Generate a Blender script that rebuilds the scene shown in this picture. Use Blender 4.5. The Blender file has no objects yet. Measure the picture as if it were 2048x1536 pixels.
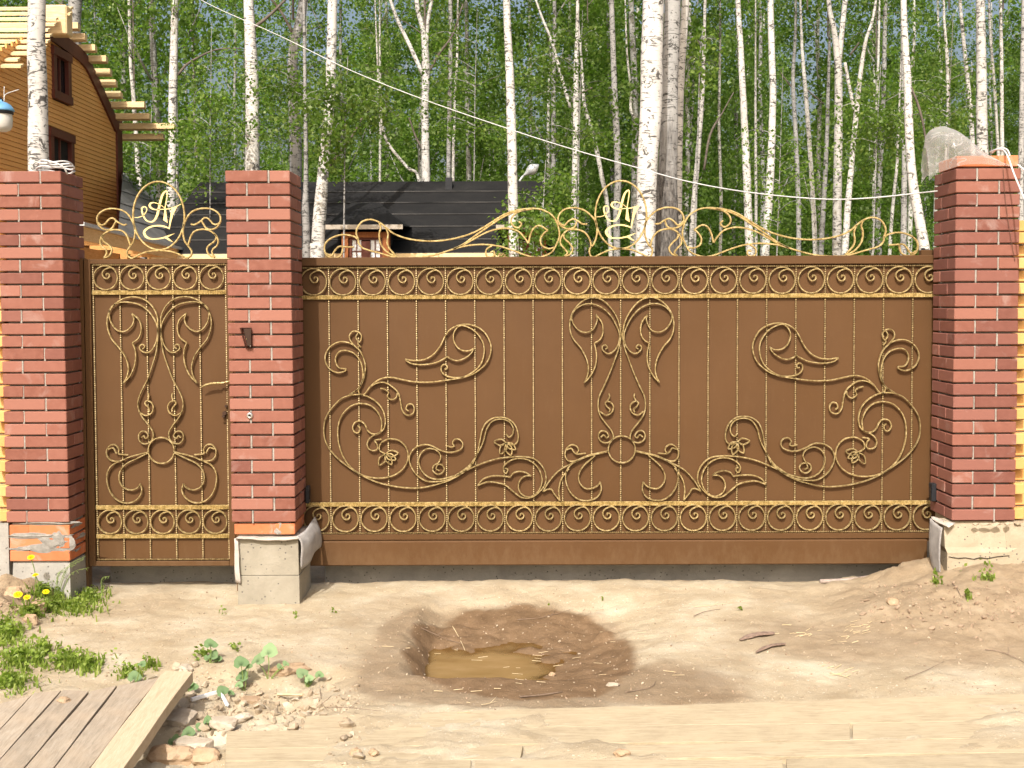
import bpy, bmesh, math, random
import numpy as np
from mathutils import Vector, Matrix, noise as mnoise

S = bpy.context.scene
C = S.collection
random.seed(7)
RNG = np.random.default_rng(7)

# ------------------------------------------------------------------ camera
F, DIST, EYE = 2431.45, 7.2175, 1.78            # focal length for a 2048 px wide frame, metres to the pillar fronts, eye height
YAW, PITCH, ROLL, SY = 0.0029, 0.04141, -0.003827, -61.07
_f = np.array([-math.sin(YAW), math.cos(YAW), 0.0]); _r = np.array([math.cos(YAW), math.sin(YAW), 0.0]); _z = np.array([0, 0, 1.0])
FW = _f*math.cos(PITCH) - _z*math.sin(PITCH); _u = _z*math.cos(PITCH) + _f*math.sin(PITCH)
RT = _r*math.cos(ROLL) + _u*math.sin(ROLL); UP = _u*math.cos(ROLL) - _r*math.sin(ROLL)
CAM = np.array([0.0, -DIST, EYE])
cd = bpy.data.cameras.new('camera'); cam = bpy.data.objects.new('camera', cd); C.objects.link(cam)
cd.sensor_width = 36.0; cd.lens = 36.0*F/2048.0; cd.shift_y = SY/2048.0; cd.clip_start = 0.1; cd.clip_end = 2000
_m = Matrix((tuple(RT), tuple(UP), tuple(-FW))).transposed().to_4x4(); _m.translation = Vector(CAM); cam.matrix_world = _m
S.camera = cam

# ------------------------------------------------------------------ sky, sun, exposure
SUN_EL = math.radians(44.0); SUN_AZ = math.radians(192.4)   # azimuth clockwise from +Y, direction towards the sun
W = bpy.data.worlds.new('World'); S.world = W; W.use_nodes = True
_nt = W.node_tree; _nt.nodes.clear()
_sky = _nt.nodes.new('ShaderNodeTexSky'); _sky.sky_type = 'NISHITA'; _sky.sun_disc = False
_sky.sun_elevation = SUN_EL; _sky.sun_rotation = SUN_AZ; _sky.dust_density = 9.0; _sky.air_density = 1.2; _sky.ozone_density = 0.4
_bg = _nt.nodes.new('ShaderNodeBackground'); _bg.inputs['Strength'].default_value = 0.15
_wo = _nt.nodes.new('ShaderNodeOutputWorld')
_nt.links.new(_sky.outputs[0], _bg.inputs['Color']); _nt.links.new(_bg.outputs[0], _wo.inputs['Surface'])
sl = bpy.data.lights.new('sun', 'SUN'); sl.energy = 4.2; sl.angle = math.radians(0.53); sl.color = (1.0, 0.965, 0.91)
sun = bpy.data.objects.new('sun', sl); C.objects.link(sun); sun.location = (-3, -12, 14)
_to = Vector((math.sin(SUN_AZ)*math.cos(SUN_EL), math.cos(SUN_AZ)*math.cos(SUN_EL), math.sin(SUN_EL)))
sun.rotation_euler = _to.to_track_quat('Z', 'Y').to_euler()
S.view_settings.view_transform = 'Standard'; S.view_settings.look = 'None'
S.view_settings.exposure = 0.32; S.view_settings.gamma = 1.0; S.view_settings.use_curve_mapping = False

# ------------------------------------------------------------------ measuring helpers (photo measurements -> metres on real planes)
def _ray(u, v): return FW*F + RT*(u-1024.0) - UP*(v-768.0-SY)
def U(u, v, y): d = _ray(u, v); return CAM + d*((y-CAM[1])/d[1])
def UX(u, v, x): d = _ray(u, v); return CAM + d*((x-CAM[0])/d[0])
def G(u, v, z=0.0): d = _ray(u, v); return CAM + d*((z-CAM[2])/d[2])
def UD(u, v, depth): return U(u, v, depth-DIST)
_HT = []
def hq(x, y):
    """ground height read from a table filled once"""
    if not _HT:
        gx, gy = np.meshgrid(np.arange(-5, 5.001, .02), np.arange(-4, 2.001, .02)); _HT.append(height(gx, gy).tolist())
    a = min(499.0, max(0.0, (x+5)/.02)); b = min(299.0, max(0.0, (y+4)/.02)); i = int(a); j = int(b); fa = a-i; fb = b-j; T = _HT[0]
    i2 = min(i+1, 500); j2 = min(j+1, 300)
    return (T[j][i]*(1-fa)+T[j][i2]*fa)*(1-fb)+(T[j2][i]*(1-fa)+T[j2][i2]*fa)*fb
def Gt(u, v):
    z = 0.0
    for _ in range(7):
        p = G(u, v, z); z = 0.5*z + 0.5*hq(p[0], p[1])
    p = G(u, v, z); return np.array([p[0], p[1], hq(p[0], p[1])])

# ------------------------------------------------------------------ object helpers
def link(o, parent=None):
    C.objects.link(o)
    if parent is not None: o.parent = parent
    return o
def tag(o, label=None, cat=None, group=None, kind=None):
    if label: o['label'] = label
    if cat: o['category'] = cat
    if group: o['group'] = group
    if kind: o['kind'] = kind
    return o
def thing(name, label, cat, loc=(0, 0, 0), group=None, rz=0.0):
    o = bpy.data.objects.new(name, None); o.empty_display_size = 0.1
    o.location = loc; o.rotation_euler = (0, 0, rz); C.objects.link(o)
    return tag(o, label, cat, group)
def mesh(name, verts, faces, mat, smooth=False):
    me = bpy.data.meshes.new(name); me.from_pydata([tuple(map(float, v)) for v in verts], [], faces)
    if mat is not None: me.materials.append(mat)
    if smooth: me.polygons.foreach_set('use_smooth', [True]*len(me.polygons))
    me.update(); return me
def put(name, me, parent=None, loc=(0, 0, 0), rot=(0, 0, 0), sc=(1, 1, 1)):
    o = bpy.data.objects.new(name, me); o.location = tuple(map(float, loc)); o.rotation_euler = rot; o.scale = sc
    return link(o, parent)
def wput(name, me, parent):
    """world-space mesh under a thing whose base is moved away from the origin"""
    o = bpy.data.objects.new(name, me); link(o, parent); o.location = -Vector(parent.location); return o
class MB:
    def __init__(s): s.v = []; s.f = []
    def add(s, vs, fs):
        b = len(s.v); s.v += [tuple(map(float, p)) for p in vs]; s.f += [tuple(i+b for i in f) for f in fs]; return s
    def box(s, x0, x1, y0, y1, z0, z1):
        return s.add([(x0,y0,z0),(x1,y0,z0),(x1,y1,z0),(x0,y1,z0),(x0,y0,z1),(x1,y0,z1),(x1,y1,z1),(x0,y1,z1)],
                     [(0,3,2,1),(4,5,6,7),(0,1,5,4),(1,2,6,5),(2,3,7,6),(3,0,4,7)])
    def hexa(s, bot, top):
        return s.add(list(bot)+list(top), [(0,3,2,1),(4,5,6,7),(0,1,5,4),(1,2,6,5),(2,3,7,6),(3,0,4,7)])
    def tube(s, pts, rad, n=8, cap=True):
        pts = [Vector(p) for p in pts]; m = len(pts)
        if not hasattr(rad, '__len__'): rad = [rad]*m
        b = len(s.v); N = None
        for i in range(m):
            t = (pts[min(i+1, m-1)]-pts[max(i-1, 0)]).normalized()
            if N is None: N = t.orthogonal().normalized()
            else:
                N = N - t*N.dot(t)
                N = N.normalized() if N.length > 1e-6 else t.orthogonal().normalized()
            B = t.cross(N)
            for k in range(n):
                a = 2*math.pi*k/n; s.v.append(tuple(pts[i]+(N*math.cos(a)+B*math.sin(a))*rad[i]))
        for i in range(m-1):
            for k in range(n):
                s.f.append((b+i*n+k, b+i*n+(k+1) % n, b+(i+1)*n+(k+1) % n, b+(i+1)*n+k))
        if cap:
            s.f.append(tuple(b+k for k in range(n))[::-1]); s.f.append(tuple(b+(m-1)*n+k for k in range(n)))
        return s
    def lathe(s, prof, n=20, c=(0, 0, 0)):
        b = len(s.v)
        for r, z in prof:
            for k in range(n):
                a = 2*math.pi*k/n; s.v.append((c[0]+r*math.cos(a), c[1]+r*math.sin(a), c[2]+z))
        for i in range(len(prof)-1):
            for k in range(n): s.f.append((b+i*n+k, b+i*n+(k+1) % n, b+(i+1)*n+(k+1) % n, b+(i+1)*n+k))
        return s
    def me(s, name, mat, smooth=False): return mesh(name, s.v, s.f, mat, smooth)
    def put(s, name, mat, parent=None, smooth=False): return put(name, s.me(name, mat, smooth), parent)
    def wput(s, name, mat, parent, smooth=False): return wput(name, s.me(name, mat, smooth), parent)
def catmull(P, n=6, closed=False):
    P = [np.array(p, float) for p in P]; out = []; m = len(P)
    rng = range(m if closed else m-1)
    for i in rng:
        p1, p2 = P[i], P[(i+1) % m]
        p0 = P[(i-1) % m] if (closed or i > 0) else 2*p1-p2
        p3 = P[(i+2) % m] if (closed or i+2 < m) else 2*p2-p1
        for k in range(n):
            t = k/n
            out.append(0.5*((2*p1)+(-p0+p2)*t+(2*p0-5*p1+4*p2-p3)*t*t+(-p0+3*p1-3*p2+p3)*t**3))
    if not closed: out.append(P[-1])
    return out
def bevel_mesh(me, w, seg=1):
    bm = bmesh.new(); bm.from_mesh(me)
    bmesh.ops.bevel(bm, geom=list(bm.edges), offset=w, segments=seg, profile=0.7, affect='EDGES', clamp_overlap=True)
    bm.to_mesh(me); bm.free(); return me
def rough_rock(name, mat, rx, ry, rz, seed, sub=2, amp=0.28, flat=False):
    bm = bmesh.new(); bmesh.ops.create_icosphere(bm, subdivisions=sub, radius=1.0)
    for v in bm.verts:
        n = v.co.normalized()
        k = 1.0+amp*mnoise.noise(n*1.3+Vector((seed*3.1, seed*1.7, seed)))+0.35*amp*mnoise.noise(n*4+Vector((seed, 9, 2)))
        q = Vector((n.x, n.y, n.z))*k
        if flat: q.x = max(-.8, min(.8, q.x)); q.z = max(-.7, min(.6, q.z)); q.y = max(-.8, min(.8, q.y))
        v.co = Vector((q.x*rx, q.y*ry, q.z*rz))
    me = bpy.data.meshes.new(name); bm.to_mesh(me); bm.free(); me.materials.append(mat); return me

# ------------------------------------------------------------------ materials
class N:
    def __init__(s, name):
        s.m = bpy.data.materials.new(name); s.m.use_nodes = True; s.t = s.m.node_tree; s.t.nodes.clear()
        s.out = s.new('ShaderNodeOutputMaterial'); s.b = s.new('ShaderNodeBsdfPrincipled'); s.l(s.b.outputs[0], s.out.inputs['Surface'])
    def new(s, k): return s.t.nodes.new(k)
    def l(s, a, b): s.t.links.new(a, b)
    def coord(s, kind='Object', scale=(1, 1, 1)):
        c = s.new('ShaderNodeTexCoord'); mp = s.new('ShaderNodeMapping'); mp.inputs['Scale'].default_value = scale
        s.l(c.outputs[kind], mp.inputs['Vector']); return mp.outputs[0]
    def noise(s, vec, scale, detail=4, rough=0.55, dist=0.0):
        n = s.new('ShaderNodeTexNoise'); n.inputs['Scale'].default_value = scale; n.inputs['Detail'].default_value = detail
        n.inputs['Roughness'].default_value = rough; n.inputs['Distortion'].default_value = dist
        if vec is not None: s.l(vec, n.inputs['Vector'])
        return n.outputs[0]
    def ramp(s, fac, stops):
        r = s.new('ShaderNodeValToRGB'); s.l(fac, r.inputs[0]); e = r.color_ramp.elements
        while len(e) < len(stops): e.new(0.5)
        for i, (p, c) in enumerate(stops):
            e[i].position = p; e[i].color = (c[0], c[1], c[2], 1) if hasattr(c, '__len__') else (c, c, c, 1)
        return r.outputs[0]
    def mix(s, fac, a, b, mode='MIX'):
        x = s.new('ShaderNodeMix'); x.data_type = 'RGBA'; x.blend_type = mode
        for v, i in ((fac, 0), (a, 6), (b, 7)):
            if hasattr(v, 'is_linked') or hasattr(v, 'links'): s.l(v, x.inputs[i])
            elif i == 0: x.inputs[0].default_value = v
            else: x.inputs[i].default_value = (v[0], v[1], v[2], 1)
        return x.outputs[2]
    def math(s, op, a, b=0.0):
        x = s.new('ShaderNodeMath'); x.operation = op
        for v, i in ((a, 0), (b, 1)):
            if hasattr(v, 'links'): s.l(v, x.inputs[i])
            else: x.inputs[i].default_value = v
        return x.outputs[0]
    def rand(s): o = s.new('ShaderNodeObjectInfo'); return o.outputs['Random']
    def bump(s, h, strength=0.3, dist=0.01):
        b = s.new('ShaderNodeBump'); b.inputs['Strength'].default_value = strength; b.inputs['Distance'].default_value = dist
        s.l(h, b.inputs['Height']); s.l(b.outputs[0], s.b.inputs['Normal'])
    def set(s, color=None, rough=None, metal=None, spec=None):
        for k, v in (('Base Color', color), ('Roughness', rough), ('Metallic', metal), ('Specular IOR Level', spec)):
            if v is None: continue
            if hasattr(v, 'links'): s.l(v, s.b.inputs[k])
            else: s.b.inputs[k].default_value = (v[0], v[1], v[2], 1) if hasattr(v, '__len__') else v
        return s
def simple(name, c1, c2, scale=6.0, rough=0.8, bump=0.2, metal=0.0, spec=0.3, coord=(1, 1, 1), bscale=None, detail=5, rnd=0.0):
    n = N(name); v = n.coord('Object', coord)
    f = n.noise(v, scale, detail); col = n.ramp(f, [(0.3, c1), (0.7, c2)])
    if rnd:
        k = n.math('ADD', n.math('MULTIPLY', n.rand(), rnd), 1.0-rnd*0.5)
        cc = n.new('ShaderNodeCombineColor'); [n.l(k, cc.inputs[i]) for i in range(3)]
        col = n.mix(1.0, col, cc.outputs[0], 'MULTIPLY')
    n.set(col, rough, metal, spec)
    if bump: n.bump(n.noise(v, bscale or scale*6, 6, 0.65), bump, 0.01)
    return n.m

def brick_mat(name, lo, mid, hi, stain=0.35):
    n = N(name); v = n.coord('Object'); r = n.rand()
    add = n.new('ShaderNodeVectorMath'); add.operation = 'ADD'; cx = n.new('ShaderNodeCombineXYZ')
    sc = n.math('MULTIPLY', r, 37.0); [n.l(sc, cx.inputs[i]) for i in range(3)]
    n.l(v, add.inputs[0]); n.l(cx.outputs[0], add.inputs[1]); vv = add.outputs[0]
    base = n.ramp(r, [(0.0, lo), (0.5, mid), (1.0, hi)])
    f = n.noise(vv, 22, 5); base = n.mix(n.ramp(f, [(0.35, 0.0), (0.75, 0.45)]), base, hi)
    g = n.noise(vv, 160, 3, 0.7); base = n.mix(n.ramp(g, [(0.55, 0.0), (0.8, 0.35)]), base, lo)
    w = n.noise(vv, 5.5, 5, 0.65, 0.6); base = n.mix(n.ramp(w, [(0.58, 0.0), (0.80, stain)]), base, (0.50, 0.43, 0.40))
    n.set(base, 0.78, 0, 0.25); n.bump(n.noise(vv, 130, 4, 0.7), 0.18, 0.004); return n.m
M = {}
M['brick'] = brick_mat('red_brick', (0.178, 0.066, 0.045), (0.222, 0.088, 0.062), (0.285, 0.126, 0.092))
M['brick_dark'] = brick_mat('red_brick_dark', (0.150, 0.056, 0.041), (0.182, 0.071, 0.053), (0.235, 0.10, 0.077))
M['rough_brick'] = brick_mat('orange_brick', (0.40, 0.115, 0.045), (0.49, 0.155, 0.062), (0.56, 0.21, 0.10), 0.75)
M['yellow_brick'] = brick_mat('yellow_brick', (0.52, 0.27, 0.085), (0.57, 0.32, 0.11), (0.62, 0.38, 0.155), 0.2)
M['mortar'] = simple('mortar', (0.22, 0.20, 0.175), (0.34, 0.315, 0.28), 30, 0.95, 0.4)
def _concrete(name, a, b, c):
    n = N(name); v = n.coord('Object')
    col = n.ramp(n.noise(v, 5.0, 8, 0.68, 0.5), [(0.3, a), (0.55, b), (0.75, c)])
    pits = n.new('ShaderNodeTexVoronoi'); pits.inputs['Scale'].default_value = 38; pits.inputs['Randomness'].default_value = 1; n.l(v, pits.inputs['Vector'])
    sel = n.noise(v, 9, 2); hole = n.math('MULTIPLY', n.ramp(pits.outputs['Distance'], [(0.12, 1.0), (0.22, 0.0)]), n.ramp(sel, [(0.46, 0.0), (0.5, 1.0)]))
    col = n.mix(hole, col, (0.12, 0.11, 0.10))
    n.set(col, 0.92, 0, 0.2)
    h = n.math('SUBTRACT', n.noise(v, 60, 5, 0.7), n.math('MULTIPLY', hole, 1.2)); n.bump(h, 0.35, 0.01); return n.m
M['concrete'] = _concrete('concrete', (0.235, 0.212, 0.168), (0.295, 0.268, 0.213), (0.345, 0.315, 0.258))
M['plaster'] = _concrete('plinth_render', (0.30, 0.25, 0.175), (0.385, 0.325, 0.235), (0.45, 0.395, 0.305))
M['grey_concrete'] = _concrete('grey_concrete', (0.25, 0.24, 0.22), (0.33, 0.315, 0.285), (0.40, 0.38, 0.35))
def _paint():
    n = N('brown_paint'); v = n.coord('Object')
    col = n.ramp(n.noise(v, 1.7, 5, 0.6), [(0.3, (0.083, 0.0405, 0.0155)), (0.7, (0.096, 0.0475, 0.0185))])
    dust = n.coord('Object', (9, 9, 1.3)); d = n.ramp(n.noise(dust, 4, 6, 0.7), [(0.55, 0.0), (0.9, 0.10)])
    col = n.mix(d, col, (0.16, 0.108, 0.064))
    sp = n.new('ShaderNodeSeparateXYZ'); n.l(v, sp.inputs[0])
    drip = n.noise(n.coord('Object', (7, 7, 3.0)), 3.0, 7, 0.75)
    low = n.ramp(n.math('SUBTRACT', n.math('MULTIPLY', drip, 0.55), n.math('MULTIPLY', sp.outputs[2], 0.85)), [(0.06, 0.0), (0.26, 0.17)])
    col = n.mix(low, col, (0.23, 0.165, 0.10))
    spots = n.ramp(n.noise(v, 120, 2, 0.8), [(0.70, 0.0), (0.78, 0.45)]); col = n.mix(spots, col, (0.2, 0.15, 0.1))
    n.set(col, n.ramp(n.noise(v, 3, 5, .6), [(.3, .42), (.7, .58)]), 0, 0.22)
    n.bump(n.math('ADD', n.math('MULTIPLY', n.noise(v, 240, 3, 0.7), 0.08), n.noise(v, 2.2, 2)), 0.22, 0.012); return n.m
M['paint'] = _paint()
def _gold():
    n = N('gilded_iron'); v = n.coord('Object')
    col = n.ramp(n.noise(v, 55, 4, 0.7), [(0.34, (0.17, 0.115, 0.045)), (0.5, (0.40, 0.30, 0.135)), (0.70, (0.64, 0.52, 0.29))])
    k = n.math('ADD', n.math('MULTIPLY', n.rand(), 0.30), 0.80); cc = n.new('ShaderNodeCombineColor'); [n.l(k, cc.inputs[i]) for i in range(3)]
    col = n.mix(1.0, col, cc.outputs[0], 'MULTIPLY')
    n.set(col, 0.42, 0.55, 0.5); n.bump(n.noise(v, 170, 3, 0.6), 0.25, 0.003); return n.m
M['gold'] = _gold()
def _goldbar():
    n = N('gilded_bar'); v = n.coord('Object')
    col = n.ramp(n.noise(v, 70, 4, 0.7), [(0.34, (0.085, 0.052, 0.019)), (0.5, (0.17, 0.115, 0.045)), (0.72, (0.33, 0.245, 0.115))])
    n.set(col, 0.42, 0.4, 0.5); n.bump(n.noise(v, 170, 3, 0.6), 0.25, 0.003); return n.m
M['gold_bar'] = _goldbar()
def _goldcrest():
    n = N('bright_gilding'); v = n.coord('Object')
    n.set(n.ramp(n.noise(v, 45, 4, 0.7), [(0.32, (0.22, 0.15, 0.05)), (0.5, (0.44, 0.325, 0.13)), (0.70, (0.62, 0.49, 0.245))]), 0.42, 0.4, 0.5); n.bump(n.noise(v, 170, 3, 0.6), 0.25, 0.003); return n.m
M['gold_crest'] = _goldcrest()
def _letter():
    n = N('gold_plate'); v = n.coord('Object')
    n.set(n.ramp(n.noise(v, 40, 3), [(0.3, (0.72, 0.54, 0.22)), (0.7, (0.84, 0.67, 0.32))]), 0.5, 0.3, 0.5); return n.m
M['letter'] = _letter()
M['smear'] = simple('grey_mortar_smear', (0.20, 0.188, 0.168), (0.30, 0.282, 0.255), 30, 0.95, 0.5)
M['felt'] = simple('roofing_felt', (0.27, 0.255, 0.245), (0.41, 0.39, 0.375), 14, 0.9, 0.5, bscale=140)
M['felt_pale'] = simple('dusty_felt', (0.36, 0.315, 0.275), (0.52, 0.465, 0.415), 14, 0.9, 0.5, bscale=140)
def _roof():
    n = N('bitumen'); v = n.coord('Object')
    col = n.ramp(n.noise(v, 1.6, 6, 0.65), [(0.35, (0.010, 0.010, 0.0105)), (0.6, (0.017, 0.0165, 0.0165)), (0.8, (0.045, 0.042, 0.039))])
    col = n.mix(n.ramp(n.rand(), [(0, 0.0), (1, 0.35)]), col, (0.014, 0.013, 0.013))
    n.set(col, 0.9, 0, 0.15); n.bump(n.noise(v, 60, 4, 0.7), 0.3, 0.01); return n.m
M['bitumen'] = _roof()
M['slate_felt'] = simple('grey_underlay', (0.085, 0.083, 0.082), (0.155, 0.15, 0.145), 3.0, 0.7, 0.3, bscale=30)
M['seam'] = simple('felt_seam', (0.012, 0.012, 0.012), (0.085, 0.08, 0.075), 1.1, 0.9, 0.2, detail=7)
def wood(name, a, b, c, sx=(1, 1, 1), rnd=0.25, rough=0.8):
    n = N(name); v = n.coord('Object', sx)
    col = n.ramp(n.noise(v, 9, 7, 0.65, 0.8), [(0.3, a), (0.52, b), (0.72, c)])
    k = n.math('ADD', n.math('MULTIPLY', n.rand(), rnd), 1.0-rnd*0.5)
    cc = n.new('ShaderNodeCombineColor'); [n.l(k, cc.inputs[i]) for i in range(3)]
    col = n.mix(1.0, col, cc.outputs[0], 'MULTIPLY')
    n.set(col, rough, 0, 0.2); n.bump(n.noise(v, 30, 6, 0.7), 0.3, 0.006); return n.m
M['fresh_wood'] = wood('fresh_wood', (0.52, 0.37, 0.19), (0.66, 0.50, 0.28), (0.74, 0.60, 0.38), (0.8, 6, 6))
M['orange_wood'] = wood('orange_wood', (0.36, 0.17, 0.055), (0.46, 0.24, 0.085), (0.55, 0.32, 0.13), (6, 0.8, 6))
M['fascia_wood'] = wood('fascia_wood', (0.50, 0.30, 0.13), (0.60, 0.39, 0.19), (0.68, 0.47, 0.26), (6, 0.8, 6))
M['grey_wood'] = wood('weathered_wood', (0.30, 0.26, 0.21), (0.38, 0.335, 0.28), (0.47, 0.42, 0.35), (6, 6, 6))
def _plank(name, a, b, c, sand, amt, ang):
    n = N(name); cN = n.new('ShaderNodeTexCoord'); mp = n.new('ShaderNodeMapping'); mp.vector_type = 'POINT'
    rot = n.new('ShaderNodeVectorRotate'); rot.rotation_type = 'Z_AXIS'; rot.inputs['Angle'].default_value = ang
    n.l(cN.outputs['Object'], rot.inputs['Vector']); n.l(rot.outputs[0], mp.inputs['Vector']); mp.inputs['Scale'].default_value = (1.9, 15, 5)
    add = n.new('ShaderNodeVectorMath'); add.operation = 'ADD'; cx = n.new('ShaderNodeCombineXYZ')
    sc = n.math('MULTIPLY', n.rand(), 41.0); [n.l(sc, cx.inputs[i]) for i in range(3)]
    n.l(mp.outputs[0], add.inputs[0]); n.l(cx.outputs[0], add.inputs[1])
    g = n.noise(add.outputs[0], 4.2, 7, 0.66, 1.0)
    col = n.ramp(g, [(0.30, a), (0.5, b), (0.7, c)])
    k = n.math('ADD', n.math('MULTIPLY', n.rand(), 0.22), 0.89); cc = n.new('ShaderNodeCombineColor'); [n.l(k, cc.inputs[i]) for i in range(3)]
    col = n.mix(1.0, col, cc.outputs[0], 'MULTIPLY')
    d = n.noise(n.coord('Object'), 5.0, 6, 0.7, 0.5); col = n.mix(n.ramp(d, [(0.36, 0.0), (0.68, amt)]), col, sand)
    n.set(col, 0.88, 0, 0.15); n.bump(n.noise(add.outputs[0], 16, 6, 0.7), 0.35, 0.006); return n.m
M['siding'] = simple('yellow_siding', (0.66, 0.32, 0.095), (0.72, 0.37, 0.12), 1.5, 0.55, 0.05, coord=(1, 1, 1), rnd=0.06)
M['trim'] = simple('dark_red_trim', (0.085, 0.024, 0.016), (0.125, 0.036, 0.024), 4, 0.55, 0.1)
M['reddish_wood'] = wood('stained_wood', (0.17, 0.055, 0.02), (0.24, 0.085, 0.03), (0.31, 0.12, 0.045), (6, 6, 0.8))
M['glass'] = N('whitened_pane').set((0.70, 0.73, 0.76), 0.15, 0.0, 1.0).m  # near-white base paints in the brightness of the dormer panes, not reflected
M['dark_glass'] = N('dark_glass').set((0.012, 0.014, 0.016), 0.08, 0, 0.6).m
M['dark'] = simple('dark_interior', (0.012, 0.010, 0.009), (0.02, 0.018, 0.016), 5, 0.9, 0)
M['black'] = simple('black_plastic', (0.012, 0.013, 0.016), (0.02, 0.021, 0.025), 10, 0.5, 0.05)
M['bronze'] = simple('brown_metal_hood', (0.035, 0.018, 0.012), (0.055, 0.028, 0.018), 12, 0.35, 0.05, 0.3, 0.5)
M['steel'] = simple('steel', (0.60, 0.60, 0.58), (0.72, 0.72, 0.70), 20, 0.28, 0.0, 0.9, 0.5)
M['cable'] = simple('white_cable', (0.50, 0.50, 0.49), (0.62, 0.62, 0.61), 20, 0.5, 0.0)
M['cable_shadow'] = simple('dark_shadow_line', (0.10, 0.05, 0.03), (0.14, 0.07, 0.05), 20, 0.7, 0.0)  # dark tone for the modelled cable shadow on the right pillar
M['blue'] = simple('blue_enamel', (0.10, 0.25, 0.42), (0.16, 0.33, 0.50), 9, 0.35, 0.05)
M['frosted'] = N('frosted_glass').set((0.55, 0.53, 0.48), 0.25, 0, 0.6).m
M['alu'] = simple('aluminium', (0.42, 0.43, 0.45), (0.55, 0.56, 0.58), 15, 0.35, 0.0, 0.3)
M['hose'] = simple('grey_hose', (0.25, 0.20, 0.17), (0.36, 0.29, 0.25), 30, 0.6, 0.1)
M['bark_piece'] = simple('dark_bark', (0.15, 0.10, 0.075), (0.30, 0.215, 0.165), 30, 0.95, 0.8)
M['twig'] = simple('twig', (0.12, 0.08, 0.055), (0.27, 0.20, 0.15), 30, 0.9, 0.1, rnd=0.5)
M['straw'] = simple('straw', (0.45, 0.35, 0.20), (0.60, 0.50, 0.33), 30, 0.8, 0.0)
M['stone'] = simple('pale_stone', (0.33, 0.27, 0.20), (0.52, 0.45, 0.36), 11, 0.95, 0.6, rnd=0.3)
M['brown_stone'] = simple('brown_stone', (0.27, 0.18, 0.105), (0.41, 0.30, 0.20), 11, 0.95, 0.6, rnd=0.3)
M['white_strip'] = simple('white_plastic', (0.66, 0.66, 0.66), (0.80, 0.80, 0.80), 11, 0.5, 0.0)
M['gravel'] = simple('gravel', (0.25, 0.19, 0.125), (0.52, 0.44, 0.33), 9, 0.95, 0.4)
M['clod'] = simple('earth_clods', (0.24, 0.17, 0.115), (0.40, 0.30, 0.21), 9, 0.95, 0.7, bscale=70)
def leafmat(name, a, b, c, trans=0.35, gloss=0.45):
    n = N(name); at = n.new('ShaderNodeAttribute'); at.attribute_name = 'tint'
    col = n.ramp(at.outputs['Fac'], [(0.0, a), (0.55, b), (1.0, c)])
    r = n.math('ADD', n.math('MULTIPLY', n.rand(), 0.3), 0.85); cc = n.new('ShaderNodeCombineColor'); [n.l(r, cc.inputs[i]) for i in range(3)]
    col = n.mix(1.0, col, cc.outputs[0], 'MULTIPLY')
    n.set(col, gloss, 0, 0.35)
    tr = n.new('ShaderNodeBsdfTranslucent'); n.l(n.mix(1.0, col, (1.25, 1.6, 0.6), 'MULTIPLY'), tr.inputs['Color'])
    mx = n.new('ShaderNodeMixShader'); mx.inputs[0].default_value = trans
    n.l(n.b.outputs[0], mx.inputs[1]); n.l(tr.outputs[0], mx.inputs[2]); n.l(mx.outputs[0], n.out.inputs['Surface']); return n.m
M['leaf'] = leafmat('birch_leaf', (0.07, 0.13, 0.020), (0.135, 0.21, 0.036), (0.24, 0.30, 0.070), .48)
M['leaf_far'] = leafmat('far_birch_leaf', (0.075, 0.130, 0.022), (0.132, 0.208, 0.040), (0.215, 0.285, 0.072), .52)
M['grass'] = leafmat('grass_blade', (0.11, 0.16, 0.022), (0.19, 0.25, 0.045), (0.32, 0.37, 0.10), 0.4)
M['coltsfoot'] = leafmat('coltsfoot_leaf', (0.10, 0.17, 0.07), (0.16, 0.24, 0.11), (0.24, 0.32, 0.17), 0.2, 0.7)
M['weed'] = leafmat('weed_leaf', (0.11, 0.17, 0.02), (0.19, 0.26, 0.04), (0.31, 0.38, 0.09), 0.4)
M['petal'] = N('dandelion_petal').set((0.85, 0.62, 0.01), 0.7, 0, 0.2).m
M['stem'] = N('green_stem').set((0.16, 0.22, 0.06), 0.7, 0, 0.2).m
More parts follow.
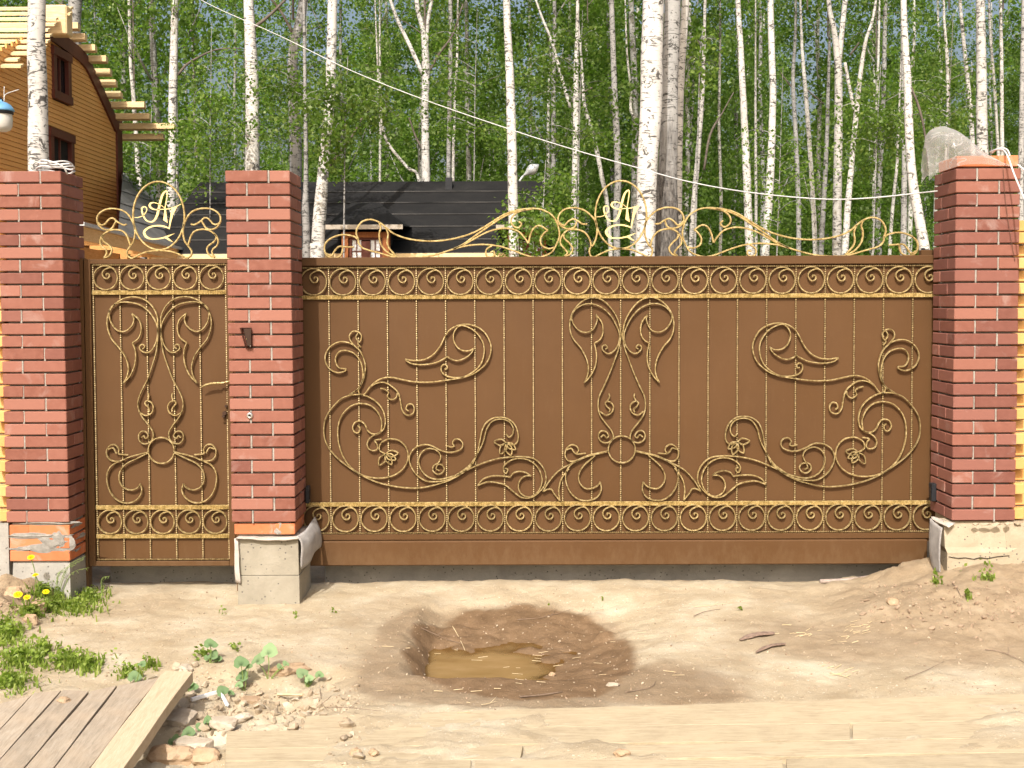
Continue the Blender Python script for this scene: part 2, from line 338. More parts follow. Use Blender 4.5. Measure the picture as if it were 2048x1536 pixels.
def barkmat(name, white, grey, dark, amount, rough_amt):
    n = N(name); add = n.new('ShaderNodeVectorMath'); add.operation = 'ADD'; cx = n.new('ShaderNodeCombineXYZ')
    v0 = n.coord('Object'); sc = n.math('MULTIPLY', n.rand(), 63.0); [n.l(sc, cx.inputs[i]) for i in range(3)]
    n.l(v0, add.inputs[0]); n.l(cx.outputs[0], add.inputs[1]); v = add.outputs[0]
    def mapd(s):
        m = n.new('ShaderNodeMapping'); m.inputs['Scale'].default_value = s; n.l(v, m.inputs['Vector']); return m.outputs[0]
    col = n.mix(n.ramp(n.noise(mapd((3, 3, 2)), 2.0, 5, 0.6), [(0.35, 0.0), (0.75, 1.0)]), white, grey)
    dash = n.math('ADD', n.noise(mapd((5, 5, 34)), 1.6, 4, 0.6), n.math('MULTIPLY', n.math('SUBTRACT', n.noise(mapd((1.5, 1.5, 2.6)), 1.2, 3), 0.5), 0.32))
    col = n.mix(n.ramp(dash, [(0.62-amount*0.05, 0.0), (0.68-amount*0.05, 0.9)]), col, dark)
    patch = n.noise(mapd((4.5, 4.5, 5.5)), 1.7, 5, 0.7, 1.2); col = n.mix(n.ramp(patch, [(0.595-amount*0.05, 0.0), (0.655-amount*0.05, 0.92)]), col, dark)
    k = n.math('ADD', n.math('MULTIPLY', n.rand(), 0.30), 0.70); cc = n.new('ShaderNodeCombineColor'); [n.l(k, cc.inputs[i]) for i in range(3)]
    col = n.mix(1.0, col, cc.outputs[0], 'MULTIPLY')
    if rough_amt:
        z = n.new('ShaderNodeSeparateXYZ'); n.l(v0, z.inputs[0])
        low = n.ramp(n.math('ADD', n.math('MULTIPLY', z.outputs[2], 0.18), n.math('MULTIPLY', n.noise(mapd((6, 6, 1.2)), 2.0, 6, 0.7), 0.55)), [(0.80, rough_amt), (1.12, 0.0)])
        fur = n.ramp(n.noise(mapd((24, 24, 5)), 2.0, 6, 0.75), [(0.38, (0.025, 0.022, 0.02)), (0.62, (0.17, 0.155, 0.14))])
        col = n.mix(low, col, fur)
    n.set(col, 0.8, 0, 0.2); n.bump(n.noise(mapd((16, 16, 22)), 1.6, 5, 0.7), 0.35, 0.012); return n.m
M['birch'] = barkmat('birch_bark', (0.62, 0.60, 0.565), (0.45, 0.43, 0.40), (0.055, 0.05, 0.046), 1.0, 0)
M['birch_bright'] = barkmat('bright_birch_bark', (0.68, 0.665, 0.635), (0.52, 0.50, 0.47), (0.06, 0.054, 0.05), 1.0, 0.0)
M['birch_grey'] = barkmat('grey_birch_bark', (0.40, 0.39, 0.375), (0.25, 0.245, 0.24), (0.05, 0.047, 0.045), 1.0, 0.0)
M['birch_old'] = barkmat('old_birch_bark', (0.52, 0.51, 0.49), (0.36, 0.35, 0.335), (0.05, 0.046, 0.042), 1.0, 1.0)
M['branch'] = simple('dark_branch', (0.075, 0.06, 0.05), (0.15, 0.125, 0.105), 12, 0.9, 0)
def _film():
    n = N('plastic_film'); n.set((0.62, 0.62, 0.61), 0.2, 0, 0.8); v = n.coord('Object')
    tr = n.new('ShaderNodeBsdfTransparent'); tr.inputs[0].default_value = (0.95, 0.95, 0.94, 1); tl = n.new('ShaderNodeBsdfTranslucent'); tl.inputs[0].default_value = (0.5, 0.5, 0.49, 1)
    m1 = n.new('ShaderNodeMixShader'); m1.inputs[0].default_value = 0.35; n.l(n.b.outputs[0], m1.inputs[1]); n.l(tl.outputs[0], m1.inputs[2])
    lw = n.new('ShaderNodeLayerWeight'); lw.inputs['Blend'].default_value = 0.35
    fold = n.ramp(n.noise(n.coord('Object', (2, 2, 5)), 2.2, 2, 0.5, 1.5), [(0.485, 0.0), (0.51, 0.30), (0.535, 0.0)])
    op = n.math('ADD', n.math('ADD', n.math('MULTIPLY', lw.outputs['Facing'], 0.42), 0.26), fold)
    m2 = n.new('ShaderNodeMixShader'); n.l(op, m2.inputs[0]); n.l(tr.outputs[0], m2.inputs[1]); n.l(m1.outputs[0], m2.inputs[2]); n.l(m2.outputs[0], n.out.inputs['Surface']); return n.m
M['film'] = _film()

# ------------------------------------------------------------------ ground
def sstep(a, b, x):
    t = np.clip((np.asarray(x, float)-a)/(b-a), 0, 1); return t*t*(3-2*t)
def vnoise(x, y, seed=0):
    x = np.asarray(x, float); y = np.asarray(y, float)
    xi = np.floor(x).astype(np.int64); yi = np.floor(y).astype(np.int64); fx = x-xi; fy = y-yi
    fx = fx*fx*(3-2*fx); fy = fy*fy*(3-2*fy)
    def h(a, b):
        n = (a*374761393+b*668265263+seed*1442695041) & 0x7fffffff
        n = ((n ^ (n >> 13))*1274126177) & 0x7fffffff
        return ((n ^ (n >> 16)) & 0xffff)/65535.0
    return (h(xi, yi)*(1-fx)+h(xi+1, yi)*fx)*(1-fy)+(h(xi, yi+1)*(1-fx)+h(xi+1, yi+1)*fx)*fy-0.5
def fbm(x, y, seed=0, o=4):
    s = 0; a = 1.0; f = 1.0
    for i in range(o): s = s+a*vnoise(np.asarray(x)*f, np.asarray(y)*f, seed+i*7); a *= 0.5; f *= 2.03
    return s
WATER_Z = -0.120
PUD = [G(u, v, WATER_Z) for u, v in ((872, 1300), (1058, 1300), (1040, 1378), (900, 1378))]
PX0, PX1 = PUD[0][0], PUD[1][0]; PY0, PY1 = PUD[3][1], PUD[0][1]
def pit(x, y):
    """depth of the hole: a broad wet hollow with a steeper basin in it that holds the puddle"""
    x = np.asarray(x, float); y = np.asarray(y, float)
    wob = 0.07*fbm(x*3+5, y*3, 3, 4)
    lx = sstep(PX0-0.16, PX0+0.0, x+wob); rx = 1-sstep(PX1+0.02, PX1+0.66, x+1.2*wob-0.3*(y-PY0))
    ny_ = sstep(PY0-0.22, PY0-0.02, y+wob); fy = 1-sstep(PY1+0.05, PY1+0.95, y+1.5*wob)
    wb = wob+.05*fbm(x*9, y*9, 17, 4)
    bx = sstep(PX0-0.10, PX0+0.07, x+wob)*(1-sstep(PX1-0.22, PX1+0.16, x+1.6*wb-.1*(y-PY0)))*sstep(PY0-0.10, PY0+0.13, y+wb)*(1-sstep(PY1-0.26, PY1+0.18, y+1.6*wb))
    return 0.105*lx*rx*ny_*fy+0.080*bx
def height(x, y):
    x = np.asarray(x, float); y = np.asarray(y, float)
    near = np.exp(-((np.maximum(np.abs(x)-3.2, 0)/3)**2))*np.exp(-(np.maximum(np.abs(y+1.0)-3.0, 0)/2.5)**2)
    h = near*(0.030*fbm(x*0.9, y*0.9, 1, 3)+0.014*fbm(x*4, y*4, 11, 4)+0.007*fbm(x*13, y*13, 13, 3))
    pt = pit(x, y); h = h - pt + sstep(.01, .08, pt)*0.045*(np.abs(fbm(x*6, y*6, 45, 4))-.15)*near
    h = h + 0.20*sstep(1.75, 2.7, x+0.3*fbm(x*2, y*2, 21, 3))*sstep(-1.25, -0.05, y)*(1-sstep(0.2, 0.5, y))
    h = h + near*0.05*np.abs(fbm(x*7, y*7, 31, 4))*sstep(1.7, 2.3, x)*sstep(-1.6, -0.4, y)
    h = h + 0.13*sstep(-2.55, -3.05, x+0.2*fbm(x*3, y*3, 41, 3))*sstep(-1.3, -0.3, y)*(1-sstep(0.1, 0.4, y))
    h = h + near*0.10*np.abs(fbm(x*9, y*9, 51, 4))*sstep(-2.6, -2.95, x)*sstep(-1.2, -0.4, y)
    rub = sstep(-1.75, -1.5, x)*(1-sstep(-0.95, -0.7, x))*(1-sstep(-1.55, -1.3, y))
    h = h - 0.055*rub + near*0.05*rub*fbm(x*11, y*11, 61, 4)
    h = h + near*(1-sstep(-2.02, -1.9, y+.03*fbm(x*4, y*4, 99, 3)))*sstep(-1.12, -.95, x)*(0.014+0.05*np.clip(fbm(x*1.7, y*4.5, 97, 5)+.12, 0, .7))
    h = h - 0.05*sstep(0.50, 0.56, y)*(1-sstep(1.2, 3, y))*sstep(-2.7, -2.6, x)*(1-sstep(2.45, 2.6, x))
    return h
def axis(a, b, step, far_lo, far_hi):
    c = list(np.arange(a, b+1e-6, step)); s = step; lo = []; x = a
    while x > far_lo: s *= 1.35; x -= s; lo.append(x)
    s = step; hi = []; x = b
    while x < far_hi: s *= 1.35; x += s; hi.append(x)
    return np.array(lo[::-1]+c+hi)
ax = axis(-3.9, 3.7, 0.021, -260, 260); ay = axis(-3.1, 0.9, 0.021, -60, 320)
GX, GY = np.meshgrid(ax, ay); GZ = height(GX, GY) + 0.006*fbm(GX*22, GY*22, 71, 3)*(np.abs(GX) < 5)*(GY > -6)*(GY < 2)
nx, ny = len(ax), len(ay)
me = bpy.data.meshes.new('ground'); me.vertices.add(nx*ny)
me.vertices.foreach_set('co', np.stack([GX, GY, GZ], -1).astype(np.float32).ravel())
ii = np.arange(ny-1)[:, None]*nx+np.arange(nx-1)[None, :]
q = np.stack([ii, ii+1, ii+nx+1, ii+nx], -1).reshape(-1, 4)
me.loops.add(q.size); me.loops.foreach_set('vertex_index', q.ravel().astype(np.int32))
me.polygons.add(len(q)); me.polygons.foreach_set('loop_start', (np.arange(len(q))*4).astype(np.int32)); me.polygons.foreach_set('loop_total', np.full(len(q), 4, np.int32))
me.polygons.foreach_set('use_smooth', np.ones(len(q), bool)); me.update(calc_edges=True)
# where the soil is wet, and where it is dark loam / forest floor instead of pale sandy clay
def sup(cx_, cy_, rx_, ry_, k, f, sd): return (np.abs((GX-cx_)/rx_)**2.5+np.abs((GY-cy_)/ry_)**2.5)**.4+k*fbm(GX*f, GY*f, sd, 4)
wet = 0.50*(1-sstep(0.93, 1.05, sup(-.05, -1.0, .72, 1.07, .16, 3.0, 81)))
wet = np.maximum(wet, 1-sstep(0.90, 1.02, sup(.03, -.90, .62, .97, .13, 3.6, 82)))
wet = np.maximum(wet, 0.62*(1-sstep(0.7, 1.1, sup(.66, -1.60, .50, .33, .3, 4, 83))))
wet *= sstep(-2.05, -1.93, GY)
loam = 0.95*sstep(1.4, 2.2, GX+0.5*fbm(GX*2, GY*2, 91, 3))*sstep(-1.75, -1.2, GY+0.3*fbm(GX*2, GY*2, 92, 3))*(1-sstep(0.35, .5, GY))
loam = np.maximum(loam, sstep(-2.5, -3.0, GX+0.25*fbm(GX*3, GY*3, 93, 3))*sstep(-1.7, -1.2, GY))
loam = np.maximum(loam, 0.85*sstep(0.95, 1.5, GX)*(1-sstep(2.3, 2.9, GX))*sstep(-1.5, -1.1, GY+.4*fbm(GX*1.5, GY*1.5, 94, 3))*(1-sstep(-.75, -.3, GY+.4*fbm(GX*1.5, GY*1.5, 95, 3))))
loam = np.maximum(loam, 0.35*sstep(-.05, .3, fbm(GX*1.3, GY*1.3, 96, 4))*(np.abs(GX) < 4)*sstep(-2.0, -1.8, GY))
loam = np.maximum(loam, sstep(0.40, 0.55, GY)*(1-.9*sstep(1.2, 2.5, GY)))
ca = me.color_attributes.new('soil', 'FLOAT_COLOR', 'POINT')
forest = sstep(13.0, 18.0, GY)
ca.data.foreach_set('color', np.stack([wet, loam, forest, np.ones_like(wet)], -1).astype(np.float32).ravel())
n = N('sandy_clay'); v = n.coord('Object'); at = n.new('ShaderNodeVertexColor'); at.layer_name = 'soil'
sp = n.new('ShaderNodeSeparateColor'); n.l(at.outputs[0], sp.inputs[0])
dry = n.ramp(n.noise(v, 2.6, 7, 0.62), [(0.28, (0.315, 0.248, 0.157)), (0.5, (0.405, 0.336, 0.232)), (0.72, (0.51, 0.452, 0.345))])
spk = n.noise(v, 95, 4, 0.85); dry = n.mix(n.ramp(spk, [(0.60, 0.0), (0.76, 0.6)]), dry, (0.33, 0.24, 0.15))
spk2 = n.noise(v, 60, 2, 0.7); dry = n.mix(n.ramp(spk2, [(0.64, 0.0), (0.72, 0.6)]), dry, (0.72, 0.64, 0.54))
lm = n.ramp(n.noise(v, 7, 7, 0.7), [(0.3, (0.205, 0.148, 0.092)), (0.5, (0.275, 0.207, 0.132)), (0.75, (0.37, 0.29, 0.197))])
wt = n.ramp(n.noise(v, 9, 7, 0.7), [(0.3, (0.125, 0.077, 0.040)), (0.55, (0.178, 0.114, 0.063)), (0.8, (0.26, 0.175, 0.106))])
ff = n.ramp(n.noise(v, 1.1, 6, 0.7), [(0.3, (0.05, 0.075, 0.02)), (0.6, (0.12, 0.10, 0.05)), (0.8, (0.16, 0.14, 0.08))])
col = n.mix(sp.outputs[1], dry, lm); col = n.mix(sp.outputs[0], col, wt); col = n.mix(sp.outputs[2], col, ff)
rg = n.math('SUBTRACT', 0.95, n.math('MULTIPLY', sp.outputs[0], 0.28))
n.set(col, rg, 0, 0.25)
h = n.math('ADD', n.noise(v, 38, 7, 0.72), n.math('MULTIPLY', n.noise(v, 170, 3, 0.7), 0.35)); n.bump(h, 0.55, 0.022)
me.materials.append(n.m)
tag(put('ground', me), 'pale sandy clay ground in front of the gate', None, None, 'structure')
# puddle: one water sheet that meets the banks of the pit
n = N('muddy_water'); v = n.coord('Object', (1, 2.2, 1))
wc = n.ramp(n.noise(v, 4, 5, 0.6), [(0.3, (0.185, 0.118, 0.042)), (0.55, (0.235, 0.155, 0.064)), (0.8, (0.29, 0.20, 0.095))])
n.set(wc, 0.07, 0, 0.5); n.bump(n.noise(v, 9, 3), 0.05, 0.01); n.b.inputs['IOR'].default_value = 1.33
wx, wy = np.meshgrid(np.linspace(PX0-.25, PX1+.30, 70), np.linspace(PY0-.2, PY1+.28, 60)); dep = WATER_Z-height(wx, wy)
vs = [(x, y, WATER_Z) for x, y in zip(wx.ravel(), wy.ravel())]; fs = [(j*70+i, j*70+i+1, j*70+71+i, j*70+70+i) for j in range(59) for i in range(69)]
me = mesh('puddle', vs, fs, n.m); at_ = me.attributes.new('depth', 'FLOAT', 'POINT'); at_.data.foreach_set('value', dep.ravel().astype(np.float32))
da = n.new('ShaderNodeAttribute'); da.attribute_name = 'depth'; tr = n.new('ShaderNodeBsdfTransparent'); tr.inputs[0].default_value = (.82, .72, .52, 1); mx = n.new('ShaderNodeMixShader')
n.l(n.ramp(da.outputs['Fac'], [(0.0, 0.12), (0.028, 0.80), (0.06, 0.95)]), mx.inputs[0]); n.l(tr.outputs[0], mx.inputs[1]); n.l(n.b.outputs[0], mx.inputs[2]); n.l(mx.outputs[0], n.out.inputs['Surface'])
tag(put('puddle', me), 'muddy yellow puddle at the bottom of the hole', None, None, 'structure')

# ------------------------------------------------------------------ brick pillars
def brick_mesh(name, l, w, h, mat, bev=0.004):
    return bevel_mesh(MB().box(-l/2, l/2, -w/2, w/2, 0, h).me(name, mat), bev)
BR = {k: brick_mesh('brick_'+k, .25, .12, .065, M[m]) for k, m in (('red', 'brick'), ('dark', 'brick_dark'), ('rough', 'rough_brick'), ('yellow', 'yellow_brick'))}
def pillar(x0, ztop, courses, lean, label, dark=0.25, flip=0, w=0.38):
    """square column of 1.5 bricks, pinwheel courses, each brick an object"""
    cx = x0+w/2; zb = ztop-courses*0.075
    t = thing('brick_pillar', label, 'pillar', (cx, w/2, zb))
    rnd = random.Random(int(abs(x0)*100))
    a = (w-.25)/2+.0; off = w/2-.06; half = w/2-.125
    core = MB(); core.box(-w/2+.028, w/2-.028, -w/2+.028, w/2-.028, 0.004, courses*.075-.012)
    for i in range(courses):
        z = i*.075+.006; sh = lean*(i/courses)
        s = 1 if (i+flip) % 2 else -1
        # stretchers on front/back shifted to side s, headers fill the rest: pinwheel
        for (bx, by, r) in ((-s*half, -off, 0), (s*off, -s*0-half*1.0 if False else -half, math.pi/2), (s*half, off, 0), (-s*off, half, math.pi/2)):
            me = BR['dark'] if rnd.random() < dark else BR['red']
            o = put('brick', me, t, (bx+sh+rnd.uniform(-.0018, .0018), by+rnd.uniform(-.002, .002), z+rnd.uniform(-.001, .001)), (0, 0, r+rnd.uniform(-.006, .006)))
        # vertical joints, pointed nearly flush
        jx = (-s*half+s*.125+s*.005)+sh
        core.box(jx-.0048, jx+.0048, -w/2+.003, -w/2+.06, i*.075-.002, i*.075+.073)
        jy = -half+.125+.005
        core.box(s*(w/2-.06)+sh-.055, s*(w/2-.06)+sh+.055, jy-.0048, jy+.0048, i*.075-.002, i*.075+.073)
    put('mortar', core.me('mortar', M['mortar']), t)
    return t, cx, zb
ZT = 2.572
p_left, CXL, ZBL = pillar(-3.05, ZT+.002, 28, -.012, 'red brick pillar left of the wicket door, with a coil of white cable on top', .18, 0, .375)
p_mid, CXM, ZBM = pillar(-1.70, ZT, 28, -.012, 'red brick pillar between wicket door and sliding gate, standing on a concrete block', .08, 0, .38)
p_right, CXR, ZBR = pillar(2.60, ZT-.005, 28, .006, 'red brick pillar right of the sliding gate, with plastic film on top', .75, 1, .378)

# middle pillar: one rough brick course, felt, concrete block
rb = thing('rough_brick_course', 'single orange rough brick course under the middle pillar', 'brick course', (CXM, .19, ZBM-.078))
for (bx, by, r) in ((-.055, -.112, 0), (.125, -.055, math.pi/2), (.055, .112, 0), (-.125, .055, math.pi/2)):
    put('brick', BR['rough'], rb, (bx, by, .006), (0, 0, r))
core = MB(); core.box(-.155, .155, -.155, .155, -.004, .078); core.box(.078, .104, -.171, -.1, .0, .07)
put('mortar', core.me('mortar', M['mortar']), rb)
put('mortar_smear', rough_rock('smear', M['mortar'], .022, .012, .03, 31, 3, .9), rb, (.088, -.170, .036))
blk = thing('concrete_block', 'concrete footing block under the middle pillar', 'footing', (CXM, .2, 0))
pc = U(476, 1090, -.01); pd = U(597, 1090, -.01); bx0, bx1 = pc[0], pd[0]; bz1 = U(540, 1079, -.01)[2]
mb = MB(); mb.hexa([(bx0-.004, -.012, -.12), (bx1+.004, -.012, -.12), (bx1, .40, -.12), (bx0, .40, -.12)], [(bx0-.004, -.012, .155), (bx1+.003, -.012, .155), (bx1, .40, .155), (bx0, .40, .155)])
o = mb.wput('lower_pour', M['concrete'], blk); bevel_mesh(o.data, .002)
mb = MB(); mb.hexa([(bx0, -.006, .157), (bx1, -.006, .157), (bx1-.002, .40, .157), (bx0, .40, .157)], [(bx0, -.008, bz1), (bx1-.002, -.008, bz1), (bx1-.004, .40, bz1), (bx0+.004, .40, bz1)])
o = mb.wput('upper_pour', M['concrete'], blk); bevel_mesh(o.data, .002)
def sheet(rows, mat, name, parent, th=.004):
    """sheet lofted through rows of world points, given real thickness"""
    R = [catmull(r, 5) for r in rows]; m = len(R[0]); cols = [catmull([R[i][k] for i in range(len(R))], 3) for k in range(m)]
    nn = len(cols[0]); vs = []; fs = []
    for k in range(m):
        for i in range(nn):
            p = cols[k][i]; w = .004*mnoise.noise(Vector(p)*18); vs.append((p[0]+w, p[1]+w*.7, p[2]+w))
    for k in range(m-1):
        for i in range(nn-1): fs.append((k*nn+i, k*nn+i+1, (k+1)*nn+i+1, (k+1)*nn+i))
    me = mesh(name, vs, fs, mat, True); bm = bmesh.new(); bm.from_mesh(me); bmesh.ops.recalc_face_normals(bm, faces=bm.faces)
    bmesh.ops.solidify(bm, geom=list(bm.faces), thickness=th); bm.to_mesh(me); bm.free()
    me.polygons.foreach_set('use_smooth', [True]*len(me.polygons)); return wput(name, me, parent)
ft = thing('felt_sheet', 'grey roofing felt hanging over the concrete block of the middle pillar', 'felt', (CXM, .1, bz1))
z = bz1+.004
sheet([[(bx0-.014, -.03, z+.006), (bx0+.12, -.035, z-.004), (bx0+.25, -.04, z-.006), (bx1, -.035, z)],
       [(bx0-.008, -.008, z+.009), (bx0+.12, -.005, z+.006), (bx0+.25, -.006, z+.006), (bx1+.005, -.008, z+.008)],
       [(bx0-.004, .38, z+.006), (bx0+.12, .38, z+.006), (bx0+.25, .38, z+.006), (bx1+.01, .38, z+.006)]], M['felt_pale'], 'top_flap', ft)
sheet([[(bx1-.012, -.03, z+.016), (bx1+.02, .1, z+.03), (bx1+.03, .25, z+.05), (bx1+.03, .40, z+.06)],
       [(bx1+.018, -.03, z-.02), (bx1+.05, .08, z-.03), (bx1+.06, .22, z-.02), (bx1+.065, .38, z-.01)],
       [(bx1+.016, -.022, z-.10), (bx1+.05, .09, z-.11), (bx1+.06, .24, z-.10), (bx1+.075, .38, z-.09)],
       [(bx1+.010, -.016, z-.185), (bx1+.042, .10, z-.170), (bx1+.05, .25, z-.135), (bx1+.07, .38, z-.125)]], M['felt'], 'side_flap', ft)
sheet([[(bx0-.020, -.020, z+.004), (bx0+.004, -.024, z+.004)], [(bx0-.020, -.024, z-.1), (bx0+.007, -.030, z-.1)], [(bx0-.019, -.024, z-.19), (bx0+.012, -.036, z-.195)], [(bx0-.018, -.022, z-.262), (bx0+.014, -.034, z-.266)]], M['felt_pale'], 'corner_flap', ft)

# left pillar footing: three rough brick courses smeared with mortar on a grey base
lf = thing('rough_brick_footing', 'rough orange brick footing smeared with mortar under the left pillar', 'footing', (CXL+.005, .19, ZBL-.235))
for i in range(3):
    s = 1 if i % 2 else -1
    for (bx, by, r) in ((-s*.055, -.118, 0), (s*.12, -.055, math.pi/2), (s*.055, .118, 0), (-s*.12, .055, math.pi/2)):
        put('brick', BR['rough'], lf, (bx, by, i*.077+.004), (0, 0, r))
core = MB(); core.box(-.166, .166, -.166, .166, -.005, .235); core.me
put('mortar', core.me('mortar', M['mortar']), lf)
for (sx, sz, rx, rz, sd) in ((.06, .105, .115, .052, 1), (.13, .12, .06, .06, 2), (.0, .158, .16, .016, 3), (-.10, .080, .07, .016, 4), (.03, .232, .165, .012, 5)):
    put('mortar_smear', rough_rock('smear', M['smear'], rx, .012, rz, sd, 3, .8), lf, (sx, -.172, sz))
for (sy, sz, ry, rz, sd) in ((-.05, .2, .10, .014, 6), (.03, .12, .12, .016, 7), (-.04, .05, .1, .013, 8)):
    put('mortar_smear', rough_rock('smear', M['smear'], .011, ry, rz, sd, 3, .8), lf, (.174, sy, sz))
lb = MB().hexa([(CXL-.175, .0, -.15), (CXL+.19, .0, -.15), (CXL+.19, .38, -.15), (CXL-.175, .38, -.15)], [(CXL-.16, .02, ZBL-.243), (CXL+.18, .02, ZBL-.243), (CXL+.18, .38, ZBL-.243), (CXL-.16, .38, ZBL-.243)]).put('footing_base', M['grey_concrete'])
tag(lb, 'grey concrete footing under the orange bricks of the left pillar', 'footing')
# right plinth
pz = ZBR-.004; px = U(1884, 1090, -.03)[0]
rp = thing('concrete_plinth', 'cracked pale concrete plinth under the right pillar', 'plinth', (3.2, .15, 0))
vs = []; fs = []; rowsz = [-.1, .12, .285, .312, pz]; colx = [px+.03+.06*i for i in range(24)]
for j, zz in enumerate(rowsz):
    for i, xx in enumerate(colx):
        cut = .03*max(0, (.12-zz)/.22) if i == 0 else 0
        yy = [-.035, -.03, -.028, -.004, .028][j] if xx < 2.97 else [-.035, -.032, -.03, -.03, -.028][j]
        vs.append((xx+cut+(0 if i else .012*mnoise.noise(Vector((zz*30, 3, 1)))), yy+.006*mnoise.noise(Vector((xx*6, zz*9, 2))), zz+(.012*mnoise.noise(Vector((xx*9, 4, 2))) if j == 3 else 0)))
nc = len(colx)
for j in range(4):
    for i in range(nc-1): fs.append((j*nc+i, j*nc+i+1, (j+1)*nc+i+1, (j+1)*nc+i))
b0 = len(vs)
for j, zz in enumerate(rowsz):
    vs.append((vs[j*nc][0]+.004, .14, zz))
for j in range(4): fs.append((b0+j, j*nc, (j+1)*nc, b0+j+1))
top = [4*nc+i for i in range(nc)]; vs.append((colx[-1], .14, pz)); fs.append(tuple(top+[len(vs)-1, b0+4]))
wput('plinth_body', mesh('plinth_body', vs, fs, M['plaster']), rp)
MB().box(2.63, 3.6, .145, .37, -.1, pz-.002).wput('inner_block', M['plaster'], rp)
mb = MB()   # crack and a peeled lip of render along the top
ck = [(px+.04, .262), (px+.10, .252), (px+.14, .256), (px+.19, .247), (px+.23, .257), (px+.27, .250), (px+.33, .262), (px+.40, .268)]
for (a, b) in zip(ck[:-1], ck[1:]): mb.add([(a[0], -.0345, a[1]-.0012), (b[0], -.0345, b[1]-.0008), (b[0], -.0345, b[1]+.0012), (a[0], -.0345, a[1]+.0016), (a[0], -.02, a[1]-.0012), (b[0], -.02, b[1]-.0008), (b[0], -.02, b[1]+.0012), (a[0], -.02, a[1]+.0016)], [(0, 1, 2, 3), (4, 7, 6, 5), (0, 4, 5, 1), (3, 2, 6, 7), (0, 3, 7, 4), (1, 5, 6, 2)])
mb.wput('crack', M['dark'], rp)
for k in range(9): o = put('mortar_lump', rough_rock('lump', M['plaster'], random.uniform(.02, .05), .018, random.uniform(.007, .014), k+20, 1, .5), rp); o.location = Vector((px+.20+.062*k, -.03, pz-.006))-Vector(rp.location)
fr = thing('felt_scrap', 'pale folded felt scrap on the corner of the right plinth', 'felt', (px, .0, .3))
fx = px-.012
sheet([[(fx, .13, pz+.012), (fx+.05, .06, pz+.004), (fx+.10, .0, pz-.004)], [(fx-.004, .12, pz-.004), (fx+.02, .03, pz-.012), (fx+.045, -.045, pz-.022)]], M['felt_pale'], 'top_fold', fr)
sheet([[(fx-.004, .13, pz), (fx-.002, .05, pz-.012), (fx+.006, -.05, pz-.028)], [(fx-.008, .13, pz-.09), (fx-.006, .05, pz-.09), (fx-.002, -.05, pz-.09)], [(fx-.006, .13, pz-.2), (fx-.01, .05, pz-.21), (fx-.004, -.048, pz-.21)], [(fx+.0, .10, pz-.29), (fx-.004, .04, pz-.31), (fx+.002, -.046, pz-.32)]], M['felt'], 'hanging_flap', fr)

# yellow brick walls running off both sides
def yellow_wall(xa, xb, yf, z0, courses, label):
    t = thing('brick_wall', label, 'wall', ((xa+xb)/2, yf+.06, z0)); rnd = random.Random(3)
    mb = MB(); mb.box(xa-t.location.x+.002, xb-t.location.x-.03, -.045, .07, 0, courses*.075-.01); put('mortar', mb.me('mortar', M['mortar']), t)
    for i in range(courses):
        x = (xb-.125+(.065 if i % 2 else -.065)) if xb < 0 else (xa+.125-(.065 if i % 2 else -.065))
        while (x > xa-.1 if xb < 0 else x < xb+.1):
            put('brick', BR['yellow'], t, (x-t.location.x, rnd.uniform(-.002, .002), i*.075+.006), (0, 0, rnd.uniform(-.004, .004)))
            x += -.26 if xb < 0 else .26
        if i % 2 == 0:
            x = xb-.003 if xb < 0 else xa+.003
            put('brick', BR['yellow'], t, (x-t.location.x, rnd.uniform(-.002, .002), i*.075+.006), (0, 0, math.pi/2))
    return t
yellow_wall(2.985, 3.9, .10, ZBR+.0, 24, 'yellow brick wall running off to the right of the right pillar')
yellow_wall(-3.95, -3.055, .10, ZBL+.0, 25, 'yellow brick wall running off to the left of the left pillar')
tag(MB().box(-4.0, -3.06, .05, .35, -.1, ZBL-.004).put('wall_footing', M['grey_concrete']), 'grey concrete footing of the yellow wall at the left', 'footing')
# foundation strips behind the gates
tag(MB().box(bx1+.06, 2.52, .60, .85, -.3, .085).put('foundation_beam', M['grey_concrete']), 'grey concrete beam under the sliding gate', 'beam')
tag(MB().box(-2.62, bx0-.03, .56, .80, -.3, .16).put('foundation_beam', M['grey_concrete']), 'grey concrete beam under the wicket door', 'beam')

# ------------------------------------------------------------------ wrought iron
def strand_mesh(pts2, w=.0085, d=.014, n=5, closed=False, wave=0.0, mat='gold'):
    """flat bar bent along a curve in the gate's plane; pts2 = (x, z); chamfered front (towards -y)"""
    P = catmull(pts2, n, closed); m = len(P); vs = []; fs = []
    for i in range(m):
        if closed: a, b = P[(i-1) % m], P[(i+1) % m]
        else: a, b = P[max(i-1, 0)], P[min(i+1, m-1)]
        t = b-a; L = math.hypot(*t) or 1; nx_, nz_ = -t[1]/L, t[0]/L
        ww = w*(1+wave*math.sin(i*1.9)); h = ww/2
        for (s, y) in ((-1, 0), (-1, -d*.72), (-.55, -d), (.55, -d), (1, -d*.72), (1, 0)):
            vs.append((P[i][0]+nx_*h*s, y, P[i][1]+nz_*h*s))
    rg = range(m if closed else m-1)
    for i in rg:
        j = (i+1) % m
        for k in range(6): fs.append((i*6+k, i*6+(k+1) % 6, j*6+(k+1) % 6, j*6+k))
    if not closed: fs.append((0, 1, 2, 3, 4, 5)); fs.append(tuple((m-1)*6+k for k in (5, 4, 3, 2, 1, 0)))
    me = mesh('scroll', vs, fs, M[mat])
    bm = bmesh.new(); bm.from_mesh(me); bmesh.ops.recalc_face_normals(bm, faces=bm.faces); bm.to_mesh(me); bm.free(); return me
